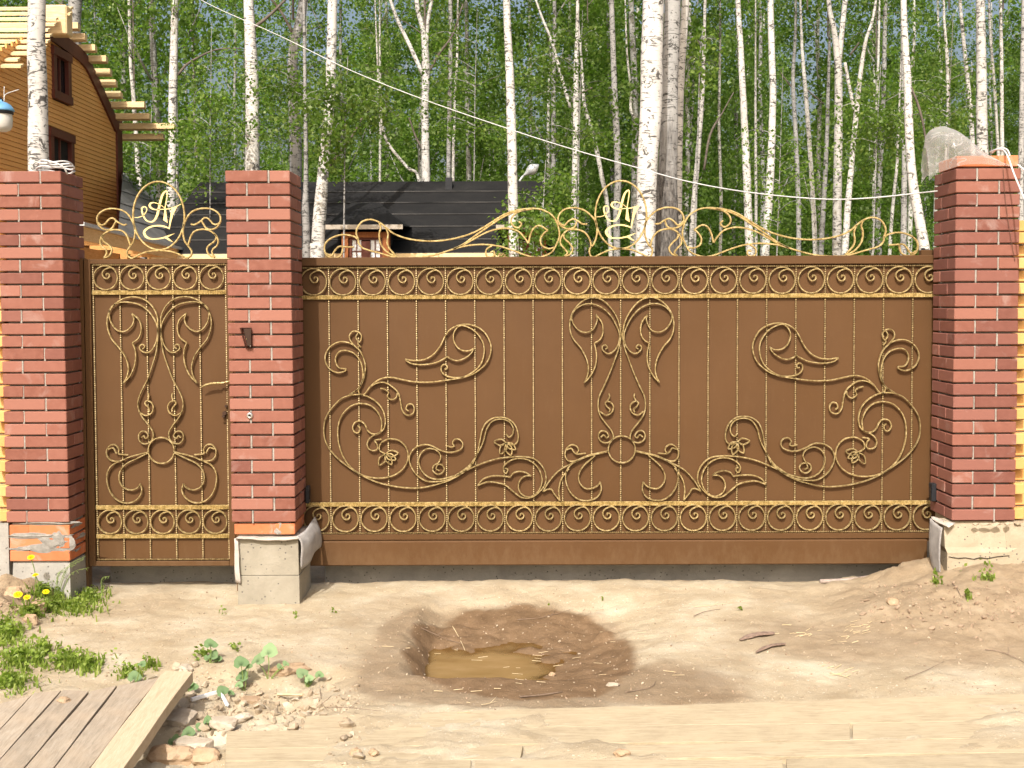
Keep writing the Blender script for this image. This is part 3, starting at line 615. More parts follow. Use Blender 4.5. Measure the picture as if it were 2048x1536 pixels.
def beaded_bar(L, w=.011, d=.010, step=.0135):
    """square bar hammered into beads, along +z from 0 to L"""
    k = max(2, int(L/step)); vs = []; fs = []
    for i in range(2*k+1):
        z = L*i/(2*k); s = 1.08 if i % 2 else .55
        for (x, y) in ((-.5, .5), (-.5, -.35), (-.25, -.5), (.25, -.5), (.5, -.35), (.5, .5)): vs.append((x*w*s, y*d*(s if y < 0 else 1), z))
    for i in range(2*k):
        for c in range(6): fs.append((i*6+c, i*6+(c+1) % 6, (i+1)*6+(c+1) % 6, (i+1)*6+c))
    return mesh('bar', vs, fs, M['gold_bar'])
def ridged_band(L, h=.028, d=.009, step=.0105):
    """flat band with hammered cross ridges, along +x from 0 to L"""
    k = int(L/step); vs = []; fs = []
    for i in range(2*k+1):
        x = L*i/(2*k); y = -d if i % 2 else -d*.45
        vs += [(x, 0, -h/2), (x, y, -h/2+.002), (x, y, h/2-.003), (x, 0, h/2)]
    for i in range(2*k):
        for c in range(3): fs.append((i*4+c, i*4+c+1, (i+1)*4+c+1, (i+1)*4+c))
    return mesh('band', vs, fs, M['gold_crest'])
RING = [(math.cos(a), math.sin(a)) for a in np.linspace(math.radians(58), math.radians(58-360), 33)]
SPIR = [(.62, .79), (.45, .84), (.22, .81), (-.08, .66), (-.24, .45), (-.24, .22), (-.10, .0), (.10, -.08), (.28, .02), (.34, .2), (.24, .34), (.08, .32), (.08, .2)]
def ring_mesh(R):
    a = strand_mesh([(x*R, z*R) for x, z in RING], .0085, .013, 1)
    b = strand_mesh([(x*R, z*R) for x, z in [(.86, .50), (.76, .67)]+SPIR], .0095, .013, 4)
    bm = bmesh.new(); bm.from_mesh(a); bm.from_mesh(b); bm.to_mesh(a); bm.free(); return a
def plate_mesh(path, widths, d=.006):
    """flat cut plate of varying width along a path"""
    n_ = 5; P = catmull(path, n_); Wd = np.interp(np.linspace(0, len(widths)-1, len(P)), range(len(widths)), widths); vs = []; fs = []; m = len(P)
    for i in range(m):
        t = P[min(i+1, m-1)]-P[max(i-1, 0)]; L = math.hypot(*t) or 1; a, b = -t[1]/L, t[0]/L; h = Wd[i]/2
        for s in (-1, 1):
            for y in (0, -d): vs.append((P[i][0]+a*h*s, y, P[i][1]+b*h*s))
    for i in range(m-1):
        for c in ((0, 1, 5, 4), (1, 3, 7, 5), (3, 2, 6, 7), (2, 0, 4, 6)): fs.append(tuple(i*4+q for q in c))
    fs += [(0, 2, 3, 1), tuple((m-1)*4+q for q in (0, 1, 3, 2))]; return mesh('letter', vs, fs, M['letter'])
def poly_plate(pts, d=.0065):
    m = len(pts); vs = [(p[0], 0, p[1]) for p in pts]+[(p[0], -d, p[1]) for p in pts]
    return mesh('letter', vs, [tuple(range(m)), tuple(range(2*m-1, m-1, -1))]+[(i, (i+1) % m, m+(i+1) % m, m+i) for i in range(m)], M['letter'])
def mirror(pts, ax): return [(2*ax-x, z) for x, z in pts]
class Zoom:
    """measurements taken in an enlarged crop: origin (ox, oy), scale s; plane y"""
    def __init__(s, ox, oy, sc, y): s.o = (ox, oy, sc, y)
    def __call__(s, pts):
        ox, oy, sc, y = s.o; r = []
        for (a, b) in pts: p = U(ox+a/sc, oy+b/sc, y); r.append((p[0], p[2]))
        return r

GY0 = .43                                                    # front of the sliding gate's sheet
gate = thing('sliding_gate', 'wide brown sheet sliding gate with gilded scrollwork between middle and right pillars', 'gate', (.65, GY0, .125))
def gp(name, me, y=0.0, parent=None, label=None):
    o = bpy.data.objects.new(name, me); link(o, parent or gate); o.location = Vector((0, y, 0))-Vector((parent or gate).location); return o
zt = U(1240, 513, GY0)[2]; zb_ = U(1240, 1128, GY0)[2]; zr = U(1240, 530, GY0)[2]; zbb = U(1240, 1078, GY0)[2]
gx0, gx1 = -1.75, 2.98
gp('sheet', MB().box(gx0, gx1, GY0, GY0+.003, zbb-.02, zt-.01).me('sheet', M['paint']))
o = gp('top_rail', bevel_mesh(MB().box(gx0, gx1, GY0-.030, GY0+.035, zr, zt).me('top_rail', M['paint']), .004))
o = gp('lower_rail', bevel_mesh(MB().box(gx0, gx1, GY0-.016, GY0+.035, zbb, U(1240, 1066, GY0)[2]).me('lower_rail', M['paint']), .003))
o = gp('bottom_beam', bevel_mesh(MB().box(gx0, U(1852, 1100, GY0)[0], GY0-.034, GY0+.035, zb_, zbb-.003).me('bottom_beam', M['paint']), .007))
o = gp('frame_post', MB().box(gx0, gx0+.05, GY0-.012, GY0+.03, zbb, zr).me('frame_post', M['paint']))
YB = GY0-.003                                                # bars sit on the sheet
zbar0 = U(1240, 1066, GY0)[2]; zbar1 = zr-.002
xb0 = U(660, 800, YB)[0]; pit_ = (U(1765, 800, YB)[0]-xb0)/19.0
bar = beaded_bar(zbar1-zbar0)
for k in range(-1, 22):
    o = gp('bar', bar); o.location = Vector((xb0+k*pit_, YB-.005, zbar0))-Vector(gate.location)
for v in (592.5, 1006.5):
    o = gp('band', ridged_band(gx1-gx0-.02)); o.location = Vector((gx0+.01, YB-.011, U(1240, v, YB)[2]))-Vector(gate.location)
hb = beaded_bar(gx1-gx0-.02, .010, .009)
for v in (533.5, 1064.0):
    o = gp('beaded_trim', hb); o.location = Vector((gx0+.01, YB-.012, U(1240, v, YB)[2]))-Vector(gate.location); o.rotation_euler = (0, math.pi/2, 0)
rg_ = ring_mesh(.0822)
for (vc, sh) in ((561.5, 0), (1035.0, .0)):
    zc = U(1240, vc, YB-.01)[2]
    for k in range(-1, 22):
        o = gp('ring_scroll', rg_); o.location = Vector((xb0+(k-.5)*pit_+random.uniform(-.0015, .0015), YB-.012, zc+random.uniform(-.001, .001)))-Vector(gate.location); o.rotation_euler = (0, random.uniform(-.06, .06), 0)
YS = YB-.020; AX = U(1243.5, 800, YS)[0]
z4 = Zoom(620, 560, 3.071, YS); z5 = Zoom(1060, 560, 3.071, YS)
SCROLLS = [
 [(340,560),(325,620),(295,668),(245,705),(190,730),(140,780),(100,840),(86,900),(90,970),(115,1030),(160,1085),(220,1135),(310,1195),(400,1237),(490,1262),(590,1276),(680,1276),(780,1255),(860,1228),(930,1190),(990,1140),(1025,1070),(1043,990),(1055,930),(1075,885),(1110,855),(1155,843),(1210,850),(1255,885),(1277,940),(1275,990),(1250,1013),(1225,1005),(1206,1000)],
 [(245,706),(320,705),(390,735),(440,785),(462,850),(455,910),(420,943),(385,945),(355,925),(338,890),(315,868),(280,872),(262,905),(275,935),(298,936),(308,912),(293,893)],
 [(436,932),(441,870),(415,810),(370,770),(310,758),(250,775),(200,825),(175,890),(172,970),(190,1050),(225,1120),(280,1175),(340,1205),(420,1217),(500,1205),(560,1170),(595,1120),(603,1070),(585,1020),(545,985),(490,975),(450,990),(430,1012),(428,1045),(462,1068)],
 [(435,932),(375,965),(352,1000),(360,1035),(390,1048),(415,1035),(410,1005),(398,985),(440,977)],
 [(245,703),(300,665),(325,610),(340,550),(335,500),(310,440),(270,400),(245,365),(245,335),(265,315),(295,318),(315,340),(312,370),(295,390),(312,412)],
 [(295,325),(283,352),(300,385)],
 [(270,400),(230,383),(180,380),(130,405),(98,450),(95,500),(120,545),(165,568),(210,562),(220,546),(180,540),(160,510),(158,475),(180,440),(220,433),(270,450),(305,490),(322,540),(325,600),(310,650),(298,680),(310,703),(335,700),(370,655),(410,620),(450,602),(500,598),(560,610),(640,625),(740,627),(840,615),(930,600),(1000,578),(1060,535),(1095,490),(1112,430),(1105,380),(1075,325),(1030,290),(970,272),(910,278),(860,305),(830,345),(800,405),(760,455),(710,485),(650,495),(585,487)],
 [(585,488),(620,512),(690,520),(770,508),(820,485),(845,470)],
 [(845,470),(865,485),(905,495),(950,480),(990,450),(1007,418)],
 [(1007,420),(975,435),(930,430),(895,400),(880,350),(892,308),(930,279),(1000,305),(1050,360),(1070,420),(1060,490),(1030,540),(980,578),(930,598),(870,597),(830,585),(808,560),(808,530),(825,518),(842,530),(838,548),(825,545)],
 [(370,657),(410,634),(460,630),(505,655),(540,690),(555,740),(565,795),(585,825),(610,830),(635,815),(640,785),(625,762),(600,765),(590,790),(605,805)],
 [(538,688),(530,720),(500,735),(475,715),(482,690),(460,672),(433,665)],
 [(930,1190),(850,1225),(780,1238),(710,1233),(650,1190),(615,1130),(612,1080),(640,1035),(690,1012),(740,1015),(790,1040),(840,1057),(890,1055),(930,1035),(938,1005),(920,980),(890,978),(875,1000),(885,1020),(865,1025),(838,1018)],
 [(1000,1128),(930,1183),(850,1213),(780,1224),(720,1205),(680,1160),(668,1105),(685,1060),(725,1035),(775,1045),(803,1080),(790,1120),(760,1140),(755,1170),(780,1192),(810,1185),(825,1160),(810,1135),(785,1135),(775,1160),(795,1170)],
 [(900,1197),(980,1137),(1030,1062),(1065,990),(1085,915),(1120,868),(1170,854),(1220,868),(1247,905),(1245,945),(1222,965),(1205,945)],
 [(900,1200),(980,1160),(1060,1125),(1140,1100),(1220,1088),(1300,1085),(1370,1095),(1420,1135),(1447,1190),(1445,1250),(1410,1300),(1360,1335),(1300,1335),(1250,1300),(1200,1260),(1150,1245),(1090,1240),(1030,1262)],
 [(1030,1262),(1060,1225),(1110,1205),(1170,1203),(1230,1210)],
 [(1230,1210),(1250,1185),(1290,1175),(1330,1185),(1358,1203)],
 [(1358,1203),(1320,1205),(1290,1230),(1280,1275),(1300,1315),(1350,1333),(1400,1300),(1425,1240),(1415,1180),(1380,1130),(1330,1102),(1270,1097),(1220,1115),(1190,1145),(1190,1175),(1205,1187),(1215,1165),(1200,1155)],
 [(1430,1300),(1470,1235),(1530,1170),(1610,1125),(1700,1085),(1790,1063),(1832,1051)],
 [(1432,1300),(1462,1284),(1485,1288),(1500,1312),(1535,1356)], [(1535,1356),(1528,1290),(1545,1220),(1590,1158)],
]
for tipset, c in ((((541,1062),(527,1103),(502,1133),(424,1137)), (463,1070)), (((1131,993),(1168,1068),(1234,1076),(1262,1040)), (1206,1000))):
    for t in tipset:
        dx, dy = t[0]-c[0], t[1]-c[1]; nx_, ny_ = -dy*.26, dx*.26
        SCROLLS.append([c, (c[0]+dx*.45+nx_, c[1]+dy*.45+ny_), t, (c[0]+dx*.45-nx_, c[1]+dy*.45-ny_), c])
CENTRE = [
 [(560,340),(545,260),(510,190),(455,130),(390,108),(330,125),(280,170),(250,230),(245,300),(265,360),(310,415),(345,480),(358,540),(352,590),(333,632)],
 [(333,632),(370,590),(400,530),(408,460),(395,388)], [(395,388),(430,365),(448,320),(440,260),(404,212)],
 [(404,212),(412,250),(385,305),(340,322),(295,305),(262,260),(257,215),(290,172),(340,148),(395,150),(450,175),(500,225),(535,290),(550,340),(540,400),(510,440),(480,452),(450,435),(443,410),(462,398),(475,415),(462,425)],
 [(560,340),(545,420),(520,490),(490,570),(455,650),(425,715),(418,775),(430,830),(465,880),(500,925),(512,965),(495,990),(460,1000),(430,985),(420,955),(435,928),(465,930),(482,955),(470,970),(453,952),(435,965)],
 [(430,808),(465,830),(500,815),(512,780),(500,755),(475,745),(462,755),(470,775),(490,795),(484,812)], [(474,747),(488,718),(485,698)],
 [(480,1050),(430,1060),(350,1080),(280,1110),(235,1110),(215,1075),(225,1035),(255,1012),(285,1020),(298,1045),(290,1068),(342,1064)], [(226,1042),(254,1035),(270,1058),(292,1072)],
 [(400,1078),(330,1140),(300,1195),(305,1245),(340,1280),(385,1278),(415,1262),(432,1240)],
 [(432,1240),(437,1290),(410,1335),(355,1355),(295,1345),(245,1300),(220,1235),(222,1180),(245,1140),(290,1110)],
]
for zf, L_ in ((z4, SCROLLS), (z5, CENTRE)):
    for s_ in L_:
        P = zf(s_)
        for side in (0, 1):
            gp('scroll', strand_mesh(P if side == 0 else mirror(P, AX)), YS+.006)
rc = z5([(565, 1040)])[0]; rr = 83/3.071/2431.45*(DIST+YS)
gp('ring', strand_mesh([(AX+rr*math.cos(a), rc[1]+rr*math.sin(a)) for a in np.linspace(0, 2*math.pi, 25)[:-1]], n=2, closed=True), YS+.006)
# crest on the top rail
YC = GY0-.004; z7 = Zoom(620, 340, 3.103, YC); AXC = U(1241.6, 450, YC)[0]
CREST = [
 [(1778,330),(1750,290),(1700,250),(1640,235),(1580,245),(1545,280),(1540,320),(1560,350),(1600,365),(1640,355),(1655,320)],
 [(1543,325),(1575,345),(1600,322),(1630,305),(1660,315),(1690,335),(1720,336)],
 [(1778,330),(1780,400),(1760,460),(1735,490),(1738,528),(1760,541),(1800,522),(1860,497),(1930,488)],
 [(1745,480),(1735,430),(1700,385),(1640,368),(1590,380),(1558,420),(1555,460),(1580,490),(1597,515),(1578,537)],
 [(1578,537),(1612,525),(1630,490),(1610,455),(1578,425),(1573,395)],
 [(300,432),(288,390),(300,350),(330,318),(380,308),(430,325),(470,355),(520,395),(600,425),(700,440),(800,440),(900,425),(1000,395),(1080,355),(1150,310),(1220,270),(1300,247),(1400,240),(1460,255),(1510,290),(1540,350),(1547,410),(1530,460),(1500,510),(1450,535),(1400,543),(1340,530),(1260,500),(1180,475),(1090,463),(1000,467),(930,480),(880,495),(800,520),(720,538),(620,546),(520,540),(430,515),(340,490),(305,460),(300,432)],
 [(300,432),(270,412),(210,402),(150,415),(105,445),(90,480),(98,520),(125,543),(165,545),(195,525),(206,480)],
 [(98,518),(135,530),(155,500),(180,476),(210,476),(240,478),(272,478)],
 [(890,492),(950,462),(1020,412),(1100,357),(1200,292),(1290,255),(1380,243)], [(1340,246),(1290,262),(1257,290),(1248,322),(1265,350),(1295,358),(1312,335),(1295,320)],
 [(890,492),(980,450),(1080,395),(1150,370),(1220,362),(1290,380),(1330,420),(1355,456)], [(1355,456),(1370,395),(1395,355),(1430,347),(1475,375)],
 [(1475,375),(1450,395),(1430,430),(1440,470),(1480,488),(1515,482)], [(1130,469),(1095,495),(1095,530),(1120,543),(1145,530),(1140,505),(1120,512)],
 [(430,325),(440,360),(430,400),(440,460),(480,510),(540,541)], [(470,355),(485,400),(480,450),(495,490),(540,537)],
]
for s_ in CREST:
    P = z7(s_)
    for side in (0, 1): gp('crest_scroll', strand_mesh(P if side == 0 else mirror(P, AXC),   .0108, .014, wave=.12, mat='gold_crest'), YC)
ZB = lambda y, du=0.0, dv=0.0: Zoom(1150+du, 340+dv, 8.535, y)
LET = [('path', [(365,800),(440,795),(520,760),(570,690),(570,635),(530,615),(490,650),(510,750),(560,840),(630,873),(700,850),(755,750),(800,560),(845,410),(900,350),(925,375),(910,500),(885,650)], [10,11,13,14,16,20,26,28,24,20,30,40,38,34,24,18,16,16]),
       ('poly', [(880,635),(858,845),(932,892),(898,635)]),
       ('path', [(885,640),(800,580),(700,545),(640,560),(625,600),(655,640),(720,664),(820,660),(950,650),(1060,620),(1162,568)], [8,10,16,30,38,28,16,14,16,22,6]),
       ('poly', [(1108,598),(1000,635),(985,720),(948,985),(965,1004),(992,870),(1025,755),(1082,640)]),
       ('path', [(962,985),(880,955),(780,938),(650,955),(560,1005),(530,1060),(570,1130),(650,1163),(780,1160),(900,1135)], [18,26,26,26,34,42,38,26,22,26]),
       ('poly', [(890,1120),(1058,1068),(930,1138),(1030,1222),(960,1195),(885,1150)])]
def letters(zf, y, put_):
    k = (DIST+y)/2431.45/8.535
    for it in LET:
        P = zf(it[1]); put_('letter', plate_mesh(P, [w*k for w in it[2]]) if it[0] == 'path' else poly_plate(P), y-.002)
letters(ZB(YC), YC, gp)
oc = ZB(YC)([(780, 765)])[0]; kx = (DIST+YC)/2431.45
gp('crest_oval', strand_mesh([(AXC+51*kx*math.cos(a), oc[1]+67.3*kx*math.sin(a)) for a in np.linspace(0, 2*math.pi, 37)[:-1]],   .0108, .014, 3, True, .12, 'gold_crest'), YC)

# ------------------------------------------------------------------ wicket door
WY = .30
wick = thing('wicket_door', 'narrow brown wicket door with gilded scrollwork between left and middle pillars', 'door', (-2.2, WY, .17))
def wp(name, me, y=0.0): return gp(name, me, y, wick)
def wz(v, y=WY): return U(321, v, y)[2]
wx0 = U(174.5, 800, WY)[0]; wx1 = U(473, 1090, WY)[0]
sx0 = U(188, 800, WY)[0]; sx1 = U(460, 1000, WY)[0]
wp('sheet', MB().box(sx0-.01, sx1+.01, WY, WY+.003, wz(1122), wz(520)).me('sheet', M['paint']))
wp('top_rail', bevel_mesh(MB().box(wx0+.026, wx1, WY-.02, WY+.03, wz(528), wz(518)).me('top_rail', M['paint']), .003))
wp('bottom_rail', bevel_mesh(MB().box(wx0+.043, wx1-.041, WY-.02, WY+.03, wz(1131), wz(1121)).me('bottom_rail', M['paint']), .003))
wp('frame_post', bevel_mesh(MB().box(wx0+.001, wx0+.041, WY-.024, WY+.03, wz(1131), wz(518)-.001).me('frame_post', M['paint']), .003))
wp('frame_post', bevel_mesh(MB().box(wx1-.039, wx1+.001, WY-.024, WY+.03, wz(1131), wz(528)-.002).me('frame_post', M['paint']), .003))
dj = U(166, 700, WY+.02)[0]
wp('door_jamb', MB().box(dj-.03, wx0-.004, WY-.02, WY+.04, -.05, wz(516)).me('door_jamb', M['paint']))
wp('door_jamb', MB().box(wx1+.004, wx1+.05, WY-.02, WY+.04, -.01, wz(516)).me('door_jamb', M['paint']))
z2 = Zoom(160, 340, 3.34, WY-.02); z3 = Zoom(160, 760, 3.34, WY-.02)
YBW = WY-.003; zb0 = wz(1119); zb1 = wz(529)
bar2 = beaded_bar(zb1-zb0)
xs_ = [U(160+x/3.34, 800, YBW)[0] for x in (104, 281, 457, 633, 809, 985)]
for x in xs_:
    o = wp('bar', bar2); o.location = Vector((x, YBW-.005, zb0))-Vector(wick.location)
for v in (340+818/3.34, 760+848/3.34, 760+1040/3.34):
    o = wp('band', ridged_band(xs_[-1]-xs_[0]+.012)); o.location = Vector((xs_[0]-.006, YBW-.011, wz(v)))-Vector(wick.location)
hb2 = beaded_bar(xs_[-1]-xs_[0], .010, .009)
for v in (340+634/3.34, 760+1195/3.34):
    o = wp('beaded_trim', hb2); o.location = Vector((xs_[0], YBW-.012, wz(v)))-Vector(wick.location); o.rotation_euler = (0, math.pi/2, 0)
rg2 = ring_mesh(.0735); pw = (xs_[-1]-xs_[0])/5
for v in (340+719/3.34, 760+943/3.34):
    for k in range(5):
        o = wp('ring_scroll', rg2); o.location = Vector((xs_[0]+(k+.5)*pw, YBW-.012, wz(v)))-Vector(wick.location)
AXW = U(321.5, 800, WY-.02)[0]
WTOP = [
 [(522,1070),(518,980),(480,905),(420,860),(345,848),(270,870),(210,925),(185,990),(188,1060),(215,1130),(265,1190),(305,1250),(325,1320),(315,1380),(290,1427)],
 [(290,1427),(340,1370),(370,1290),(372,1210),(352,1155)], [(352,1155),(395,1120),(412,1060),(395,1000),(348,958)],
 [(348,958),(362,1000),(345,1045),(300,1078),(250,1070),(210,1020),(197,960),(215,912),(270,885),(340,885),(410,905),(470,955),(510,1020),(522,1080),(510,1150),(480,1205),(440,1220),(405,1200),(402,1175),(420,1165),(435,1180),(420,1195)],
 [(522,1070),(522,1120),(510,1220),(480,1320),(450,1405),(415,1473),(390,1543),(395,1603),(420,1653),(460,1703),(490,1753),(485,1798),(460,1823),(425,1828),(398,1803),(395,1768),(415,1745),(445,1751),(458,1778),(440,1793),(428,1775),(412,1788)],
]
WLOW = [[(400,215),(440,237),(480,220),(492,180),(475,148),(445,140),(437,160),(460,185),(465,212)], [(453,142),(462,112),(458,88)],
 [(464,480),(400,495),(330,515),(270,540),(215,538),(185,510),(180,470),(205,435),(240,435),(262,465),(262,493),(325,500)], [(190,462),(224,455),(246,490)],
 [(464,483),(380,525),(310,560),(270,610),(265,670),(290,715),(340,735),(385,720),(405,693)],
 [(405,693),(415,740),(390,790),(335,820),(270,812),(215,765),(185,690),(185,620),(215,570),(270,540)]]
for zf, L_ in ((z2, WTOP), (z3, WLOW)):
    for s_ in L_:
        P = zf(s_)
        for side in (0, 1): wp('scroll', strand_mesh(P if side == 0 else mirror(P, AXW)), YBW-.014)
rc = z3([(550, 470)])[0]; rr = 87/3.34/2431.45*(DIST+WY)
wp('ring', strand_mesh([(AXW+rr*math.cos(a), rc[1]+rr*math.sin(a)) for a in np.linspace(0, 2*math.pi, 25)[:-1]], n=2, closed=True), YBW-.014)
YCW = WY; zk = Zoom(180, 340, 7.314, YCW); AXK = U(318.2, 430, YCW)[0]
WCREST = [
 [(655,820),(610,720),(540,630),(440,580),(310,567),(200,595),(125,660),(108,730),(130,800),(190,860),(270,877),(330,850),(365,790),(388,748)],
 [(122,775),(170,805),(220,795),(260,750),(300,712),(350,710),(395,750),(450,785),(500,805),(545,797)],
 [(655,820),(665,930),(640,1050),(585,1130),(548,1190),(555,1250),(600,1288),(640,1287),(720,1242),(820,1203),(920,1185),(1010,1182)],
 [(600,1110),(575,1040),(545,960),(490,900),(400,875),(300,885),(220,930),(170,990),(155,1060),(180,1120),(230,1160),(250,1205),(235,1250),(208,1288)],
 [(208,1288),(275,1265),(315,1210),(320,1150),(280,1100),(210,1050),(180,990),(205,940)]]
for s_ in WCREST:
    P = zk(s_)
    for side in (0, 1): wp('crest_scroll', strand_mesh(P if side == 0 else mirror(P, AXK), .0102, .014, wave=.12, mat='gold_crest'), YCW)
oc = zk([(1012, 670)])[0]; kx = (DIST+YCW)/2431.45
wp('crest_oval', strand_mesh([(AXK+51.2*kx*math.cos(a), oc[1]+67.7*kx*math.sin(a)) for a in np.linspace(0, 2*math.pi, 37)[:-1]], .0102, .014, 3, True, .12, 'gold_crest'), YCW)
letters(Zoom(1150-923.2, 340+1.5, 8.535, YCW), YCW, wp)
# handle, lock
hd = [U(u, v, WY-.055) for u, v in ((401, 775), (408, 771.5), (420, 767.5), (432, 766.5), (446, 766), (458, 763))]
mb = MB(); P = catmull(hd, 8); mb.tube(P, [.002+.006*min(1, i/10)*(1+.22*math.sin(i*1.25) if i > 14 else 1) for i in range(len(P))], 8); mb.tube([hd[-1], (hd[-1][0], WY, hd[-1][2])], .007, 8)
hh = wp('handle', mb.me('handle', M['gold'], True))
wp('lock_plate', MB().box(U(446, 800, WY)[0], sx1+.012, WY-.012, WY-.001, wz(845), wz(758)).me('lock_plate', M['paint']))
lk = MB(); 
for (u, v, r) in ((453, 812, .008), (450, 826, .013), (448, 832, .009)):
    p = U(u, v, WY-.02); lk.tube([(p[0], WY-.012, p[2]), (p[0], WY-.04, p[2])], r, 10)
wp('lock_cylinder', lk.me('lock_cylinder', M['bronze']))

# ------------------------------------------------------------------ fittings on the pillars
ip = thing('call_panel_hood', 'small dark brown metal hood over the call button on the middle pillar', 'hood', tuple(U(492, 675, 0)))
def q_(pts, y): return [tuple(U(u, v, y)) for u, v in pts]
a = q_([(479, 655), (503, 655), (505, 694), (491, 697)], -.002); b = q_([(482, 656), (502, 656), (501.5, 693), (492, 694)], -.028)
mb = MB(); mb.add(a+b, [(0, 1, 5, 4), (1, 2, 6, 5), (2, 3, 7, 6), (3, 0, 4, 7)]); mb.wput('hood_shell', M['bronze'], ip)
a = q_([(486, 657), (503, 656), (503, 691), (494, 693)], -.010); b = q_([(487, 658), (502, 657), (502, 690), (495, 692)], -.032)
mb = MB(); mb.hexa(a[::-1], b[::-1]); mb.wput('hood_face', M['bronze'], ip)
p = U(500.5, 692, -.036); MB().tube([(p[0], -.028, p[2]), (p[0], -.037, p[2])], .003, 8).wput('screw', M['steel'], ip)
p = U(492.5, 678, -.036); MB().tube([(p[0], -.030, p[2]), (p[0], -.034, p[2])], .0025, 8).wput('button', M['gold'], ip)
bl = thing('doorbell_button', 'round steel doorbell button on the middle pillar', 'doorbell', tuple(U(500, 831, 0)))
c0 = U(500, 831, 0); mb = MB(); prof = [(.021, 0), (.021, -.004), (.016, -.012), (.009, -.016), (.0085, -.012), (0.0, -.012)]
for i, (r, y) in enumerate(prof):
    for k in range(20): mb.v.append((c0[0]+r*math.cos(2*math.pi*k/20), y, c0[2]+r*math.sin(2*math.pi*k/20)))
for i in range(len(prof)-1):
    for k in range(20): mb.f.append((i*20+k, i*20+(k+1) % 20, (i+1)*20+(k+1) % 20, (i+1)*20+k))
mb.wput('rosette', M['steel'], bl, True)
MB().tube([(c0[0], -.011, c0[2]), (c0[0], -.0145, c0[2])], .006, 12).wput('push_button', M['dark_glass'], bl)
gl = U(1873, 985, .27)
gb = thing('gate_sensor', 'black plastic sensor box low on the side of the right pillar', 'sensor', (2.6, .29, gl[2]))
xr_ = 2.60
bevel_mesh(MB().box(xr_-.030, xr_-.001, .26, .32, U(1873, 1003, .27)[2], U(1873, 967, .27)[2]).wput('sensor_body', M['black'], gb).data, .004)
MB().box(xr_-.033, xr_-.0305, .272, .308, U(1873, 995, .27)[2], U(1873, 975, .27)[2]).wput('sensor_lens', M['dark_glass'], gb)
xm_ = -1.70+.38
gb = thing('gate_sensor', 'black plastic sensor box low on the side of the middle pillar', 'sensor', (xm_, .3, gl[2]))
bevel_mesh(MB().box(xm_+.006, xm_+.03, .31, .37, U(608, 1006, .33)[2], U(608, 972, .33)[2]).wput('sensor_body', M['black'], gb).data, .004)
MB().box(xm_+.0305, xm_+.033, .322, .358, U(608, 998, .33)[2], U(608, 980, .33)[2]).wput('sensor_lens', M['dark_glass'], gb)
gg = thing('gate_guide', 'brown steel roller guide on top of the gate beside the right pillar', 'gate guide', (2.55, .5, zt))
bevel_mesh(MB().box(U(1840, 505, .5)[0], 2.66, GY0+.045, GY0+.10, zt-.06, U(1850, 500, .5)[2]).wput('bracket', M['paint'], gg).data, .004)
pz_ = U(1850, 500, .5)[2]; MB().tube([(2.58, GY0+.07, pz_), (2.58, GY0+.07, pz_+.012)], .012, 10).wput('bolt', M['black'], gg)

# right pillar top: rough bricks, plastic film, cables
tb = thing('rough_brick_course', 'orange rough bricks laid on top of the right pillar under the film', 'brick course', (CXR+.01, .19, ZT))
for (bx, by, r) in ((-.055, -.10, 0), (.12, -.045, math.pi/2), (.055, .10, 0), (-.115, .045, math.pi/2)): put('brick', BR['rough'], tb, (bx, by, .004), (0, 0, r))
core = MB(); core.box(-.13, .14, -.13, .13, -.01, .062); core.box(.074, .098, -.158, -.09, .0, .06); put('mortar', core.me('mortar', M['mortar']), tb)
zf = Zoom(1780, 230, 4.655, .1)
ridge = [zf([p])[0] for p in ((355, 300), (395, 155), (490, 105), (570, 118), (660, 150), (740, 212), (820, 292), (900, 345), (1000, 430), (1085, 490))]
base = [zf([p])[0] for p in ((372, 620), (420, 560), (500, 530), (580, 500), (640, 492), (720, 490), (800, 488), (880, 488), (980, 488), (1080, 495))]
vs = []; fs = []; R1 = catmull(ridge, 8); B1 = catmull(base, 8); mm = len(R1); na = 33
for i in range(mm):
    t = i/(mm-1); yf = .19-.195*(0.35+.65*sstep(0, .35, t)) if True else 0; yb_ = .19+.19*(0.35+.65*float(sstep(0, .35, t)))
    yf = float(yf)
    for k in range(na):
        a = math.pi*k/(na-1); s = math.sin(a)**.62
        x = B1[i][0]*(1-s)+R1[i][0]*s; z_ = B1[i][1]*(1-s)+R1[i][1]*s; y_ = yf+(yb_-yf)*(1-math.cos(a))/2
        w = (abs(mnoise.noise(Vector((x*8, y_*8, z_*14))))-.2)*.018+(mnoise.noise(Vector((x*5, y_*5, z_*5))))*.02
        vs.append((x+w, y_+w*.6, z_+w*.6+.004))
for i in range(mm-1):
    for k in range(na-1): fs.append((i*na+k, i*na+k+1, (i+1)*na+k+1, (i+1)*na+k))
o = put('plastic_film', mesh('plastic_film', vs, fs, M['film'], True)); tag(o, 'crumpled translucent plastic film on top of the right pillar', 'plastic film')
def cable(name, pts, r, label, mat='cable', cat='cable', group=None, n=8, seg=8):
    o = put(name, MB().tube(catmull(pts, seg), r, n).me(name, M[mat], True)); return tag(o, label, cat, group)
def uv(L): return [tuple(U(u, v, y)) for u, v, y in L]
cable('cable', uv([(1980, 304, .22), (1990, 300, .16), (2006, 300, .06), (2015, 312, -.04), (2027, 345, -.10), (2038, 372, -.16), (2052, 405, -.26), (2075, 450, -.4)]), .0052, 'white cable looping off the right pillar and down past its front')
cable('cable', uv([(1984, 306, .25), (1996, 297, .2), (2012, 298, .16), (2019, 309, .14), (2018, 318, .1), (2026, 322, .08), (2040, 333, .0), (2060, 350, -.1)]), .0052, 'white cable running off to the right from the top of the right pillar')
